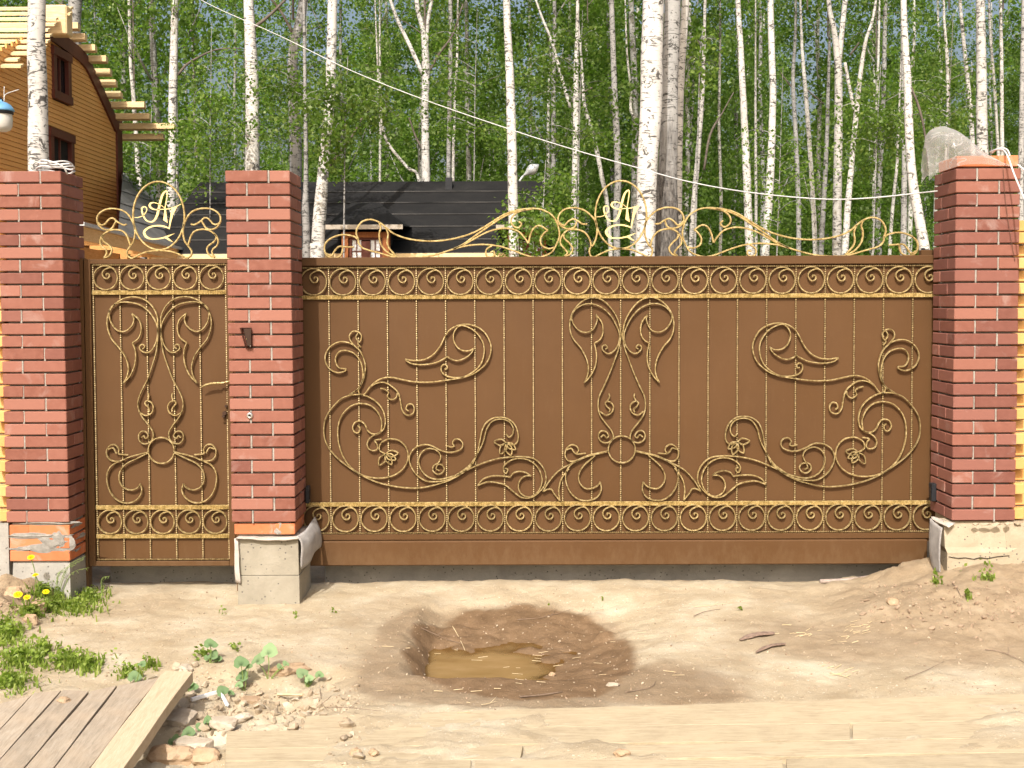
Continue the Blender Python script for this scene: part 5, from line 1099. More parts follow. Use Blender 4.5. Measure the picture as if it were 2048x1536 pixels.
# the nearer birches, each from its own measured outline: (depth, [(u, v, width px)...], bark, branches, label, crown)
NEAR = [
 (14.2, [(77, 520, 41), (77, 335, 40), (75, 200, 37), (73, 90, 35), (74, 0, 34)], 'birch_bright', [], 'birch with thick white trunk rising behind the left pillar', 0),
 (25, [(345, 510, 19), (342, 410, 19), (345, 300, 17), (346, 180, 17), (350, 0, 14)], 'birch', [[(356, 150, 6), (375, 128, 5), (410, 108, 4), (440, 98, 3), (482, 97, 2)]], 'birch seen through the monogram of the wicket crest', .7),
 (25.4, [(356, 520, 7), (355, 430, 8), (354, 330, 7), (352, 200, 6)], 'birch', [], 'thin birch stem close beside the birch behind the wicket crest', 0),
 (21, [(504, 520, 31), (504, 335, 29), (505, 240, 28), (503, 130, 25), (497, 0, 20)], 'birch', [[(502, 60, 8), (540, 30, 6), (580, -10, 5)]], 'birch rising behind the middle pillar', .7),
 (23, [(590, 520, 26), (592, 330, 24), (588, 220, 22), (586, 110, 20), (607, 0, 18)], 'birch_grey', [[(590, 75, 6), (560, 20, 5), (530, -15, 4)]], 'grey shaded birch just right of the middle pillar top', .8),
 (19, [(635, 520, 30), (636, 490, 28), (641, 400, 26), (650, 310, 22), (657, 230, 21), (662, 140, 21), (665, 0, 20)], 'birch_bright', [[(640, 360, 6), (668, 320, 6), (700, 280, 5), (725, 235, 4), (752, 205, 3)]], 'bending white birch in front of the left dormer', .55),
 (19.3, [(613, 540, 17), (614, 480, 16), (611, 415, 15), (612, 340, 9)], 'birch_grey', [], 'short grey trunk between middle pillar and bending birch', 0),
 (27, [(852, 520, 16), (852, 362, 17), (850, 211, 15), (852, 130, 16), (846, 60, 10), (833, 0, 9)], 'birch_bright', [[(846, 150, 9), (818, 88, 8), (795, 40, 7), (777, -10, 6)], [(852, 110, 8), (856, 40, 8), (866, -10, 7)], [(859, 142, 5), (880, 105, 5), (905, 70, 4), (926, 8, 3)], [(846, 300, 5), (832, 275, 4), (818, 235, 3)]], 'white birch forking into several stems above the black roof', 1),
 (29, [(842, 520, 10), (838, 362, 6), (815, 335, 6), (775, 285, 6), (762, 235, 6), (758, 200, 5), (756, 150, 4)], 'birch', [], 'thin curved stem leaning left above the black roof', 0),
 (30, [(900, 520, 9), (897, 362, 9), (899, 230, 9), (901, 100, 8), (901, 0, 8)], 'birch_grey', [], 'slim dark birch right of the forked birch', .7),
 (31, [(907, 520, 5), (906, 362, 6), (910, 190, 6), (914, 120, 5)], 'birch', [], 'very thin pale birch touching the slim dark one', 0),
 (18.0, [(1028, 520, 20), (1026, 400, 20), (1023, 260, 19), (1019, 140, 17), (1013, 0, 14)], 'birch', [], 'mottled birch rising beside the street lamp', .6),
 (27, [(1146, 520, 12), (1147, 420, 12), (1151, 300, 12), (1152, 200, 12), (1152, 140, 10), (1155, 40, 7)], 'birch', [[(1140, 215, 7), (1122, 150, 7), (1104, 85, 6), (1084, 35, 5), (1070, -5, 4)], [(1155, 190, 4), (1185, 175, 3)]], 'birch with one long leaning branch left of the crest oval', .7),
 (31, [(1222, 520, 9), (1214, 408, 9), (1205, 360, 9), (1193, 300, 9), (1180, 250, 8), (1168, 205, 7), (1165, 150, 5)], 'birch', [], 'leaning thin birch seen through the gate crest oval', .5),
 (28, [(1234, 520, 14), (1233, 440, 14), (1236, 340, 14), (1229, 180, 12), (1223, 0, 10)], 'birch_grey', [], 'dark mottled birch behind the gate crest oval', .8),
 (33, [(1285, 280, 6), (1281, 253, 6), (1262, 222, 6), (1262, 180, 5), (1254, 105, 4)], 'birch', [], 'thin crooked stem left of the thickest birches', 0),
 (13.6, [(1290, 560, 40), (1290, 500, 39), (1293, 380, 40), (1301, 240, 43), (1303, 120, 44), (1307, 0, 41)], 'birch_bright', [], 'thickest white birch right of the gate crest oval', 0),
 (14.2, [(1331, 560, 58), (1331, 490, 53), (1333, 400, 44), (1337, 300, 36), (1340, 150, 33), (1345, 0, 32)], 'birch_old', [], 'thick grey birch with rough dark bark at its foot', 0),
 (15.0, [(1356, 560, 18), (1356, 480, 16), (1358, 300, 14), (1362, 150, 15), (1371, 0, 15)], 'birch', [], 'pale birch half hidden behind the thick grey one', .55),
 (29, [(1380, 540, 10), (1385, 440, 10), (1394, 330, 11), (1404, 200, 9), (1408, 95, 7), (1410, 0, 6)], 'birch', [[(1408, 340, 5), (1420, 270, 5), (1445, 225, 3), (1467, 185, 2)]], 'birch leaning right, just right of the thick trio', .8),
 (26, [(1502, 540, 18), (1498, 470, 17), (1493, 340, 16), (1488, 230, 14), (1482, 110, 12), (1476, 0, 10)], 'birch_bright', [], 'straight white birch, left one of the bright pair', .8),
 (30, [(1512, 540, 6), (1512, 400, 6), (1511, 220, 5)], 'birch', [], 'thread-thin stem between the bright pair', 0),
 (26.5, [(1529, 540, 18), (1533, 470, 16), (1540, 360, 16), (1546, 200, 14), (1543, 100, 13), (1541, 0, 12)], 'birch_bright', [], 'straight white birch, right one of the bright pair', .8),
 (32, [(1597, 540, 10), (1597, 420, 10), (1592, 280, 9), (1586, 160, 8), (1591, 60, 6)], 'birch_grey', [[(1588, 180, 4), (1572, 160, 3), (1560, 145, 2)]], 'slim greyish birch right of the bright pair', .8),
 (30, [(1631, 540, 10), (1628, 440, 10), (1622, 340, 9), (1614, 220, 9), (1605, 110, 7), (1602, 40, 5)], 'birch', [[(1614, 180, 3), (1632, 195, 3), (1648, 208, 2)]], 'slim white birch leaning left near the gate middle right', .7),
 (33, [(1641, 540, 11), (1646, 430, 10), (1652, 320, 9), (1655, 230, 8), (1658, 120, 6)], 'birch_grey', [], 'slim birch crossing behind the white leaning one', .8),
 (24.5, [(1674, 540, 19), (1674, 440, 18), (1676, 300, 17), (1677, 200, 16), (1676, 130, 15), (1668, 60, 11), (1657, 0, 9)], 'birch', [[(1678, 125, 11), (1684, 60, 11), (1691, -5, 10)]], 'birch forking into two white stems high up', .6),
 (28, [(1689, 540, 14), (1694, 434, 13), (1703, 330, 11), (1713, 220, 11), (1722, 140, 9), (1732, 80, 7), (1749, 20, 5)], 'birch', [[(1710, 225, 8), (1700, 180, 7), (1690, 125, 6)], [(1700, 110, 4), (1718, 85, 3)]], 'crooked birch right beside the forked one', .8),
 (32, [(1778, 540, 7), (1785, 420, 7), (1794, 330, 6), (1796, 270, 5)], 'birch', [], 'thread-thin birch left of the birch with leaning foot', 0),
 (19.5, [(1853, 560, 24), (1849, 500, 21), (1835, 420, 20), (1826, 370, 19), (1819, 280, 17), (1815, 160, 15), (1809, 60, 13), (1807, 0, 12)], 'birch', [[(1820, 170, 5), (1838, 215, 5), (1850, 270, 4), (1856, 330, 3)]], 'birch with leaning foot just left of the right pillar', .5),
 (25, [(1806, 540, 13), (1808, 420, 12), (1809, 330, 11), (1808, 200, 9), (1805, 100, 7)], 'birch_grey', [], 'grey birch hiding behind the one with leaning foot', .7),
 (30, [(1890, 400, 8), (1896, 240, 8), (1895, 130, 7), (1888, 30, 5)], 'birch', [], 'thin birch rising above the plastic film', .6),
 (27, [(1948, 400, 10), (1942, 237, 9), (1931, 120, 8), (1920, 0, 6)], 'birch', [], 'thin birch leaning left above the right pillar', .7),
 (20.5, [(1966, 420, 24), (1964, 276, 22), (1963, 150, 20), (1961, 0, 17)], 'birch', [], 'stout birch rising behind the top of the right pillar', .6),
 (29, [(1999, 400, 7), (1995, 276, 6), (1987, 150, 6), (1980, 60, 5)], 'birch', [], 'left one of two thin stems right of the stout birch', .6),
 (30, [(2006, 400, 8), (2004, 276, 8), (2003, 120, 7), (2001, 0, 6)], 'birch', [], 'right one of two thin stems right of the stout birch', .7),
 (24, [(2043, 480, 12), (2041, 400, 12), (2043, 280, 11), (2045, 150, 10)], 'birch_grey', [], 'grey birch at the right edge behind the cables', .7),
 (30, [(281, 400, 10), (276, 340, 9), (271, 250, 9), (266, 180, 8), (261, 120, 7), (258, 0, 6)], 'birch', [], 'slim birch between house laths and wicket crest', .8),
 (24, [(146, 300, 32), (147, 100, 30), (148, 40, 28), (150, 0, 27)], 'birch_grey', [], 'grey birch behind the ridge of the siding house', .6),
 (34, [(398, 520, 7), (396, 400, 7), (392, 300, 6), (388, 200, 5)], 'birch', [], 'thread-thin birch left of the middle pillar', .7),
 (34, [(760, 362, 5), (761, 250, 6), (760, 150, 5)], 'birch', [], 'thin pale stem above the ridge of the black roof', .7),
 (34, [(1097, 400, 6), (1096, 300, 7), (1097, 210, 6), (1100, 100, 5)], 'birch', [], 'thin birch between street lamp and gate crest', .7),
 (36, [(1440, 540, 7), (1442, 400, 7), (1438, 250, 6), (1440, 100, 5)], 'birch', [], 'thin birch in the dark gap left of the bright pair', .8),
 (36, [(1745, 540, 7), (1748, 380, 7), (1752, 250, 6), (1757, 100, 5)], 'birch', [], 'thin birch right of the crooked one', .8),
]
NEARC = []
for k in range(5):
    pts, ln = crown_points(15, 4.2, 2.3, 34, 110, 300+k, .55, .2)
    bm = MB()
    bm.tube([(0, 0, 3.9), (0, 0, 15)], [.03, .008], 4)
    for L_ in ln: bm.tube(L_, list(np.linspace(.016, .003, 7)), 3, False)
    NEARC.append((leaf_mesh('crown', pts, .055, M['leaf'], None, 1.3, .25, 40+k), bm.me('branches', M['branch'])))
for i, (d, ol, bark, brs, label, cr) in enumerate(NEAR):
    k = d/2431.45
    P = [UD(u, v, d) for u, v, w in ol]; Rr = [w*k/2 for u, v, w in ol]
    if P[0][2] > -.2:
        dx = (P[0]-P[1])/max(.05, abs(P[0][2]-P[1][2])); b = np.array([P[0][0]+dx[0]*(P[0][2]+.3)*.3, P[0][1], -.3]); P.insert(0, b); Rr.insert(0, Rr[0]*1.15)
    dr = (P[-1]-P[-3]); dr = dr/max(.3, dr[2]); topz = max(P[-1][2]+4.5, 9.5)
    for f in (.33, .66, 1.0):
        h_ = P[len(ol)][2] if False else None
    last = P[-1].copy(); lr = Rr[-1]
    for f in (.4, .75, 1.0): P.append(last+np.array([dr[0]*.5, 0, 1])*(topz-last[2])*f); Rr.append(lr*(1-.8*f))
    ob_ = P[1]; base = (float(P[0][0]), float(P[0][1]), 0.0)
    t = thing('birch_tree', label, 'tree', base)
    C2 = catmull(P, 5); RR = np.interp(np.linspace(0, len(P)-1, len(C2)), range(len(P)), Rr); mb = MB()
    C2 = [p+np.array([.10*r_*mnoise.noise(Vector((p[2]*1.3, i, 1))), .0, 0]) for p, r_ in zip(C2, RR)]
    RR = [r_*(1+.05*mnoise.noise(Vector((p[2]*2.1, i*3.7, 5)))) for p, r_ in zip(C2, RR)]
    mb.tube(C2, RR, 14 if d < 18 else 10)
    mb.wput('trunk', M[bark], t, True)
    for br in brs:
        bp = [UD(u, v, d+.03*q) for q, (u, v, w) in enumerate(br)]; bb = MB(); cc = catmull(bp, 4)
        bb.tube(cc, list(np.interp(np.linspace(0, len(br)-1, len(cc)), range(len(br)), [w*k/2 for u, v, w in br])), 7); bb.wput('branch', M[bark if br[0][2] >= 7 and d >= 24 else 'branch'], t, True)
    if cr:
        cm, bm_me = NEARC[i % 5]; a = rf.uniform(0, 6.28); s = cr
        o = put('crown', cm, t, rot=(0, 0, a), sc=(s, s, 1.0)); o2 = put('branches', bm_me, t, rot=(0, 0, a), sc=(s, s, 1.0))
        zz = 6.5; xs2 = np.interp(zz, [p[2] for p in P], [p[0] for p in P]); zo = 3.2 if ol[-1][0] < 960 else 5.0; o.location = (xs2-base[0], 0, zo); o2.location = (xs2-base[0], 0, zo)
# loose birch sprays that hang low in front of the wood: (u, v, depth, spread x, spread z, leaves, label)
SPR = [(1085, 420, 18.5, 1.0, .75, 3200, 'leafy birch sapling in front of the black roof right end'), (690, 215, 18.0, .75, .75, 2400, 'leafy sapling crown hanging beside the bending birch'),
       (1400, 95, 15.5, .28, .35, 240, 'small bright leaf spray on the thick grey birch'), (1755, 230, 22, 1.0, .9, 2400, 'leafy sapling left of the birch with leaning foot'),
       (420, 210, 21, 1.1, 1.4, 2000, 'leafy sapling left of the middle pillar top'), (610, 140, 20, .9, 1.1, 2000, 'leafy sapling around the grey shaded birch'),
       (1160, 160, 23, 1.2, 1.3, 2200, 'leafy sapling left of the thickest birches'), (300, 330, 23, .8, 1.1, 1500, 'leafy sapling behind the wicket crest'), (1560, 300, 24, 1.0, 1.6, 900, 'leafy sapling around the bright pair'), (950, 150, 24, 1.2, 1.3, 2000, 'leafy sapling right of the forked birch'), (1900, 150, 24, 1.1, 1.2, 2000, 'leafy sapling above the plastic film')]
for i, (u, v, d, sx, sz, m_, label) in enumerate(SPR):
    c = UD(u, v, d); r = np.random.default_rng(700+i); t = thing('birch_sapling', label, 'sapling', (float(c[0]), float(c[1]), 0)); ctr = c-np.array([c[0], c[1], 0])
    tw = []; mb = MB(); nb = 16
    mb.tube([(-.1, .1, -.2), (-.05, .05, c[2]*.5), (0, 0, c[2]-sz*.2), (.05, 0, c[2]+sz)], [.018, .014, .009, .004], 6)
    for k in range(nb):
        z0 = ctr[2]+r.uniform(-sz, sz*.6); a = r.uniform(0, 6.28); L = sx*r.uniform(.6, 1.3)*math.sqrt(max(.1, 1-((z0-ctr[2])/(1.15*sz))**2))
        line = [np.array([math.cos(a)*L*s, math.sin(a)*L*s, z0+L*.5*s-.55*L*s*s*s]) for s in np.linspace(0, 1, 6)]; mb.tube(line, list(np.linspace(.009, .002, 6)), 3, False)
        q = m_//nb; s = r.beta(1.6, 1.0, q)*4.999; i0 = s.astype(int); fr = (s-i0)[:, None]; ln = np.array(line); p = ln[i0]*(1-fr)+ln[i0+1]*fr
        off = r.normal(0, .10, (q, 3)); off[:, 2] -= r.exponential(.10, q); tw.append(p+off)
    put('trunk', mb.me('trunk', M['birch_grey']), t); put('crown', leaf_mesh('crown', np.concatenate(tw), .050, M['leaf'], .62 if i == 2 else None, 1.25, .3, 60+i), t)

# ------------------------------------------------------------------ boards on the ground
M['deck'] = _plank('deck_board', (0.23, 0.19, 0.145), (0.32, 0.272, 0.212), (0.40, 0.348, 0.28), (0.42, 0.33, 0.235), .5, 0.0)
M['board'] = _plank('sandy_board', (0.25, 0.195, 0.125), (0.355, 0.29, 0.195), (0.44, 0.37, 0.262), (0.44, 0.37, 0.25), .8, 0.0)
M['edge_board'] = _plank('pale_board', (0.39, 0.30, 0.195), (0.47, 0.375, 0.255), (0.54, 0.45, 0.325), (0.50, 0.395, 0.275), .4, 0.0)
def slab(name, c4, zt_, th, mat, parent=None, jag=0.0):
    """board from its four top corners (far-left, far-right, near-right, near-left), own axes along the grain"""
    c4 = [np.array([p[0], p[1]]) for p in c4]; o = (c4[0]+c4[1]+c4[2]+c4[3])/4; dv = (c4[1]+c4[0])/2-(c4[3]+c4[2])/2
    du = (c4[1]+c4[2])/2-(c4[0]+c4[3])/2; lng = dv if np.linalg.norm(dv) > np.linalg.norm(du) else du
    a = math.atan2(lng[1], lng[0]); ca_, sa_ = math.cos(-a), math.sin(-a)
    loc = [((p-o)[0]*ca_-(p-o)[1]*sa_, (p-o)[0]*sa_+(p-o)[1]*ca_) for p in c4]
    me = MB().hexa([(p[0], p[1], -th) for p in loc][::-1], [(p[0], p[1], 0) for p in loc][::-1]).me(name, mat)
    bm = bmesh.new(); bm.from_mesh(me); bmesh.ops.recalc_face_normals(bm, faces=bm.faces)
    bmesh.ops.subdivide_edges(bm, edges=[e for e in bm.edges if e.calc_length() > .5], cuts=14)
    for v_ in bm.verts: v_.co.z += .004*mnoise.noise(Vector((v_.co.x*2, v_.co.y*3, zt_*50+o[0]))); v_.co.y += .005*mnoise.noise(Vector((v_.co.x*2.2, v_.co.y*9, o[1]*9)))
    bm.to_mesh(me); bm.free(); bevel_mesh(me, .0012)
    ob_ = put(name, me, parent, (o[0], o[1], zt_), (0, 0, a))
    if parent is not None: ob_.location = Vector((o[0], o[1], zt_))-Vector(parent.location)
    return ob_
DZ = .085
wk = thing('plank_walkway', 'weathered plank walkway laid diagonally at the lower left corner', 'walkway', tuple(G(180, 1460, 0)))
seps = [((-190, 1468), (-365, 1640)), ((-90, 1430), (-294, 1640)), ((-10, 1408), (-230, 1640)), ((65, 1388), (-169, 1640)), ((125, 1381), (-108, 1640)), ((180, 1384), (-40, 1640)), ((236, 1372), (27, 1640)), ((321, 1356), (100, 1640))]
for i in range(len(seps)-1):
    (a, b), (c, d) = seps[i], seps[i+1]; zz = DZ+random.uniform(-.006, .004)
    A, B, Cc, D = G(*a, DZ), G(*c, DZ), G(*d, DZ), G(*b, DZ); g = .004
    slab('plank', [A+[g, 0, 0], B-[g, 0, 0], Cc-[g, 0, 0], D+[g, 0, 0]], zz, .035, M['deck'], wk)
A, B, Cc, D = G(329, 1341, DZ+.035), G(386, 1344, DZ+.035), G(172, 1636, DZ+.035), G(104, 1636, DZ+.035)
o = slab('plank', [A, B, Cc, D], DZ+.035, .05, M['edge_board'], wk); o['label'] = 'thick pale edge plank on top of the others'
for (a, b) in (((-240, 1500), (290, 1412)), ((-300, 1580), (205, 1540))):
    p, q = G(*a, 0), G(*b, 0); wput('bearer', MB().hexa([p+[0, -.05, -.06], q+[0, -.05, -.06], q+[0, .03, -.06], p+[0, .03, -.06]], [p+[0, -.05, .048], q+[0, -.05, .048], q+[0, .03, .048], p+[0, .03, .048]]).me('bearer', M['grey_wood']), wk)
BRD = [([(612, 1432), (2180, 1384), (2180, 1438.2), (606, 1461.2)], .026, 'longest sandy board, farthest of those lying along the bottom edge'),
       ([(454, 1462), (1700, 1446), (1700, 1479), (452, 1496.2)], .031, 'sandy board with a worn left end, second from the gate'),
       ([(1705, 1446), (2180, 1439), (2180, 1471.5), (1705, 1479)], .030, 'sandy board piece at the right, second from the gate'),
       ([(452, 1497), (1046, 1491), (1040, 1519.6), (452, 1521.2)], .036, 'short sandy board with a broken right end near the bottom edge'),
       ([(1140, 1491), (2200, 1473), (2200, 1501.5), (1134, 1519)], .035, 'sandy board right of the broken one near the bottom edge'),
       ([(450, 1522), (942, 1520), (940, 1620), (440, 1620)], .042, 'sandy board at the bottom edge, left of the gap'),
       ([(950, 1520), (1565, 1519), (1572, 1620), (950, 1620)], .040, 'sandy board at the bottom edge, right of the gap'),
       ([(1572, 1517), (2200, 1502), (2200, 1620), (1580, 1620)], .044, 'sandy board at the bottom right corner')]
for c4, zz, label in BRD:
    o = slab('board', [G(u, v, zz) for u, v in c4], zz, .05, M['board']); tag(o, label, 'board')

# ------------------------------------------------------------------ stones, gravel, clods, twigs
STN = [(358, 1448, .085, .075, .05, 'stone', 'large pale stone in the shade of the walkway edge'), (388, 1500, .10, .06, .045, 'stone', 'flat pale stone slab between walkway and boards'), (345, 1522, .09, .06, .05, 'brown_stone', 'brown stone at the bottom edge right of the walkway'),
       (447, 1452, .07, .045, .03, 'stone', 'sharp pale stone at the worn board end'), (500, 1405, .06, .035, .022, 'brown_stone', 'flat brown stone below the coltsfoot'), (410, 1523, .07, .05, .04, 'brown_stone', 'brown stone lowest between walkway and boards'),
       (575, 1344, .10, .035, .03, 'brown_stone', 'crust of dry clay under the big coltsfoot leaves'), (370, 1340, .035, .03, .02, 'stone', 'pale stone at the far end of the walkway edge plank'), (128, 1404, .032, .024, .016, 'brown_stone', 'small tan stone lying on the walkway planks'),
       (1243, 1508, .03, .02, .016, 'brown_stone', 'small tan stone lying on the boards'), (1785, 1206, .035, .03, .022, 'brown_stone', 'pale brick chip on the right bank'), (75, 1218, .05, .04, .035, 'brown_stone', 'earth clod stone beside the dandelions'),
       (60, 1245, .045, .035, .035, 'brown_stone', 'reddish clod between the grass patches'), (30, 1195, .06, .05, .045, 'brown_stone', 'dark clod at the left edge'), (480, 1440, .05, .03, .02, 'stone', 'white stone chip just above the boards'),
       (712, 1506, .022, .018, .016, 'brown_stone', 'left mud lump of two on the boards'), (747, 1507, .020, .016, .015, 'brown_stone', 'right mud lump of two on the boards'), (1225, 1372, .035, .014, .012, 'stone', 'grey stone chip right of the puddle'), (1104, 1350, .016, .012, .011, 'brown_stone', 'tan pebble on the wet mud right of the puddle')]
for i, (u, v, rx, ry, rz, mt, label) in enumerate(STN):
    p = Gt(u, v); zz = p[2]
    if 'planks' in label: p = G(u, v, DZ); zz = DZ
    elif 'on the boards' in label: p = G(u, v, .045); zz = .043
    o = put('stone', rough_rock('stone', M[mt], rx, ry, rz, i+1, 3, .45, i in (0, 1, 3, 4)), None, (p[0], p[1], zz+rz*.35), (random.uniform(-.2, .2), random.uniform(-.15, .15), random.uniform(-.5, .5))); tag(o, label, 'stone')
def scatter(region, n_, rmin, rmax, seed, zoff=.3):
    r = random.Random(seed); mb = MB(); base = rough_rock('tmp', M['gravel'], 1, 1, 1, seed, 1, .9); bv = [v.co.copy() for v in base.vertices]; bf = [tuple(p.vertices) for p in base.polygons]
    for _ in range(n_):
        u, v = region(r); p = Gt(u, v); s = rmin*(rmax/rmin)**(r.random()**2.2); R = Matrix.Rotation(r.uniform(0, 6.28), 3, (r.uniform(-1, 1), r.uniform(-1, 1), r.uniform(-1, 1)+.01)); k = (r.uniform(.7, 1.4), r.uniform(.6, 1.1), r.uniform(.4, .8))
        mb.add([(R @ Vector((q.x*k[0], q.y*k[1], q.z*k[2])))*s+Vector((p[0], p[1], p[2]+s*zoff)) for q in bv], bf)
    return mb
def reg_rubble(r): return (r.uniform(350, 720), min(1530, r.gauss(1425, 40)))
o = scatter(reg_rubble, 520, .005, .028, 5).put('gravel', M['gravel']); tag(o, 'pale rubble and gravel between walkway and boards', None, None, 'stuff')
def reg_all(r):
    return (r.uniform(40, 2040), 1175+(1425-1175)*r.random())
o = scatter(reg_all, 1900, .0016, .008, 6).put('gravel', M['gravel']); tag(o, 'small pebbles scattered over the clay', None, None, 'stuff')
o = scatter(reg_all, 2200, .0015, .0065, 9).put('soil_crumbs', M['clod']); tag(o, 'dark soil crumbs scattered over the clay', None, None, 'stuff')
def reg_bank(r): return (r.uniform(1720, 2048), r.gauss(1205, 35)) if r.random() < .55 else (r.uniform(0, 110), r.gauss(1200, 30))
o = scatter(reg_bank, 520, .004, .017, 8).put('earth_clods', M['clod']); tag(o, 'earth clods on the banks beside the pillars', None, None, 'stuff')
TWG = [([(825, 1248), (850, 1262), (900, 1283), (925, 1290)], .004, 'dark twig leaning into the hole above the puddle'), ([(905, 1255), (915, 1272), (925, 1292), (930, 1304)], .004, 'pale forked twig reaching into the puddle'), ([(1035, 1242), (1080, 1238), (1120, 1228), (1140, 1222)], .003, 'thin straight twig on the wet slope'),
       ([(1040, 1397), (1075, 1394), (1125, 1387)], .007, 'dark wet stick at the near rim of the hole'), ([(963, 1413), (980, 1410), (995, 1405)], .003, 'pale splinter at the near rim of the hole'), ([(1387, 1235), (1410, 1226), (1440, 1221)], .004, 'curved dark twig right of the hole'),
       ([(1970, 1302), (2000, 1306), (2030, 1318), (2060, 1335)], .004, 'long dark twig at the right edge'), ([(1810, 1360), (1850, 1345), (1888, 1326)], .003, 'thin faint twig on the loam at the right'), ([(1388, 1216), (1430, 1212), (1475, 1206)], .003, 'straight twig on the pale clay above the bark pieces'), ([(1905, 1170), (1915, 1182), (1922, 1196)], .004, 'short upright twig on the right bank'),
       ([(650, 1430), (700, 1433), (760, 1440)], .003, 'thin twig across the farthest board'), ([(1660, 1348), (1690, 1356), (1700, 1360)], .004, 'pale twig near the wood chips'), ([(640, 1385), (645, 1410), (655, 1424)], .003, 'bent wiry twig left of the farthest board'), ([(1250, 1388), (1300, 1378), (1312, 1366)], .004, 'hooked dark twig right of the puddle')]
for i, (L_, r_, label) in enumerate(TWG):
    pts = [Gt(u, v)+np.array([0, 0, .008+(.03 if 'board' in label and 'left' not in label else 0)]) for u, v in L_]; cc = catmull(pts, 4); r_ *= .6
    mb = MB(); mb.tube(cc, list(np.linspace(r_, r_*.5, len(cc))), 6)
    if i % 2 == 0 and len(cc) > 6: m_ = cc[len(cc)//2]; mb.tube([m_, m_+np.array([.02, .03, .01]), m_+np.array([.03, .07, .012])], [r_*.6, r_*.5, r_*.3], 5)
    tag(mb.put('twig', M['straw' if 'pale' in label else 'twig'], None, True), label, 'twig')
for (a, b, w, label) in (((1480, 1283), (1547, 1270), .022, 'upper one of two dark bark strips on the clay'), ((1512, 1308), (1570, 1292), .014, 'lower one of two dark bark strips on the clay')):
    p, q = Gt(*a), Gt(*b); cc = catmull([p+[0, 0, .012], p*.7+q*.3+[0, .01, .03], p*.4+q*.6+[0, .012, .035], q+[0, 0, .024]], 5); mb = MB()
    for i in range(len(cc)-1): pass
    mb.tube(cc, [w*(.35+.65*min(1, i/4, (len(cc)-1-i)/2.5+.45))*(1+.10*math.sin(i*2.7)) for i in range(len(cc))], 7); zb3 = min(q_[2] for q_ in mb.v); mb.v = [(q_[0], q_[1], zb3+(q_[2]-zb3)*.45) for q_ in mb.v]; o = mb.put('bark_strip', M['bark_piece']); tag(o, label, 'bark')
p, q, r3 = Gt(383, 1412)+[0, 0, .03], Gt(440, 1399)+[0, 0, .04], Gt(455, 1419)+[0, 0, .02]
o = MB().tube([p, q, r3], [.010, .011, .009], 4).put('bent_strip', M['white_strip']); tag(o, 'bent white plastic strip lying on the rubble', 'plastic strip')
o = MB().tube([Gt(555, 1394)+[0, 0, .012], Gt(606, 1396)+[0, 0, .014]], .006, 5).put('splinter', M['straw']); tag(o, 'pale splinter of wood on the rubble', 'splinter')
o = MB().tube([G(911, 1368, WATER_Z+.006), G(928, 1373, WATER_Z+.006)], .008, 8).put('cigarette_butt', M['white_strip']); tag(o, 'white stub floating at the near side of the puddle', 'stub')
mb = MB(); r = random.Random(4)
for k in range(34):
    u, v = r.gauss(1030, 150), r.gauss(1310, 55); p = Gt(u, v); zz = max(p[2], WATER_Z)+.004; a = r.uniform(-.5, .5); L = r.uniform(.008, .03); dx = np.array([math.cos(a)*L, math.sin(a)*L, 0])
    pp = G(u, v, zz); mb.tube([pp-dx, pp+dx], r.uniform(.0009, .002), 4)
for k in range(40):
    u, v = r.choice([(1690, 1275), (1680, 1345), (1720, 1255), (1610, 1270)]); p = Gt(u+r.gauss(0, 22), v+r.gauss(0, 7)); a = r.uniform(-.8, .8); L = r.uniform(.008, .028); dx = np.array([math.cos(a)*L, math.sin(a)*L, .003]); mb.tube([p-dx+[0, 0, .005], p+dx+[0, 0, .006]], r.uniform(.001, .0025), 4)
tag(mb.put('wood_chips', M['straw']), 'pale wood chips and straw around the puddle', None, None, 'stuff')

# ------------------------------------------------------------------ plants
def blades(spots, seed, hmin, hmax, w=.005):
    r = np.random.default_rng(seed); vs = []; fs = []; tint = []
    for (x, y, z) in spots:
        h_ = r.uniform(hmin, hmax); a = r.uniform(0, 6.28); ln = r.uniform(.1, .75)*h_; dx, dy = math.cos(a)*ln, math.sin(a)*ln; px_, py_ = -math.sin(a)*w, math.cos(a)*w; b = len(vs)
        vs += [(x-px_, y-py_, z), (x+px_, y+py_, z), (x+dx*.4+px_*.8, y+dy*.4+py_*.8, z+h_*.65), (x+dx*.4-px_*.8, y+dy*.4-py_*.8, z+h_*.65), (x+dx, y+dy, z+h_*.92)]
        fs += [(b, b+1, b+2, b+3), (b+3, b+2, b+4)]; t = float(np.clip(r.normal(.5, .25), 0, 1)); tint += [t, t]
    me = mesh('grass', vs, fs, M['grass']); at = me.attributes.new('tint', 'FLOAT', 'FACE'); at.data.foreach_set('value', tint); return me
def spots_in(ell, n_, seed):
    r = random.Random(seed); out = []
    while len(out) < n_:
        u0, v0, ru, rv = r.choices(ell, weights=[e_[2]*e_[3] for e_ in ell])[0]; a, q = r.uniform(0, 6.28), abs(r.gauss(0, .55))
        if mnoise.noise(Vector((u0*.1+q*math.cos(a)*2.2, v0*.1+q*math.sin(a)*2.2, seed))) < -.12: continue
        p = Gt(u0+ru*q*math.cos(a), v0+rv*q*math.sin(a))
        out.append(tuple(p))
    return out
GA = [(135, 1218, 75, 18), (105, 1190, 50, 14), (180, 1195, 40, 15), (60, 1232, 30, 12)]
GB = [(15, 1270, 45, 30), (40, 1320, 60, 30), (20, 1370, 50, 22), (135, 1328, 75, 20), (85, 1305, 40, 20), (180, 1338, 35, 14), (260, 1350, 35, 12), (300, 1335, 22, 8)]
GC = [(1925, 1150, 16, 8), (1972, 1155, 22, 9), (1870, 1160, 6, 8), (1935, 1200, 6, 6), (1875, 1168, 8, 4)]
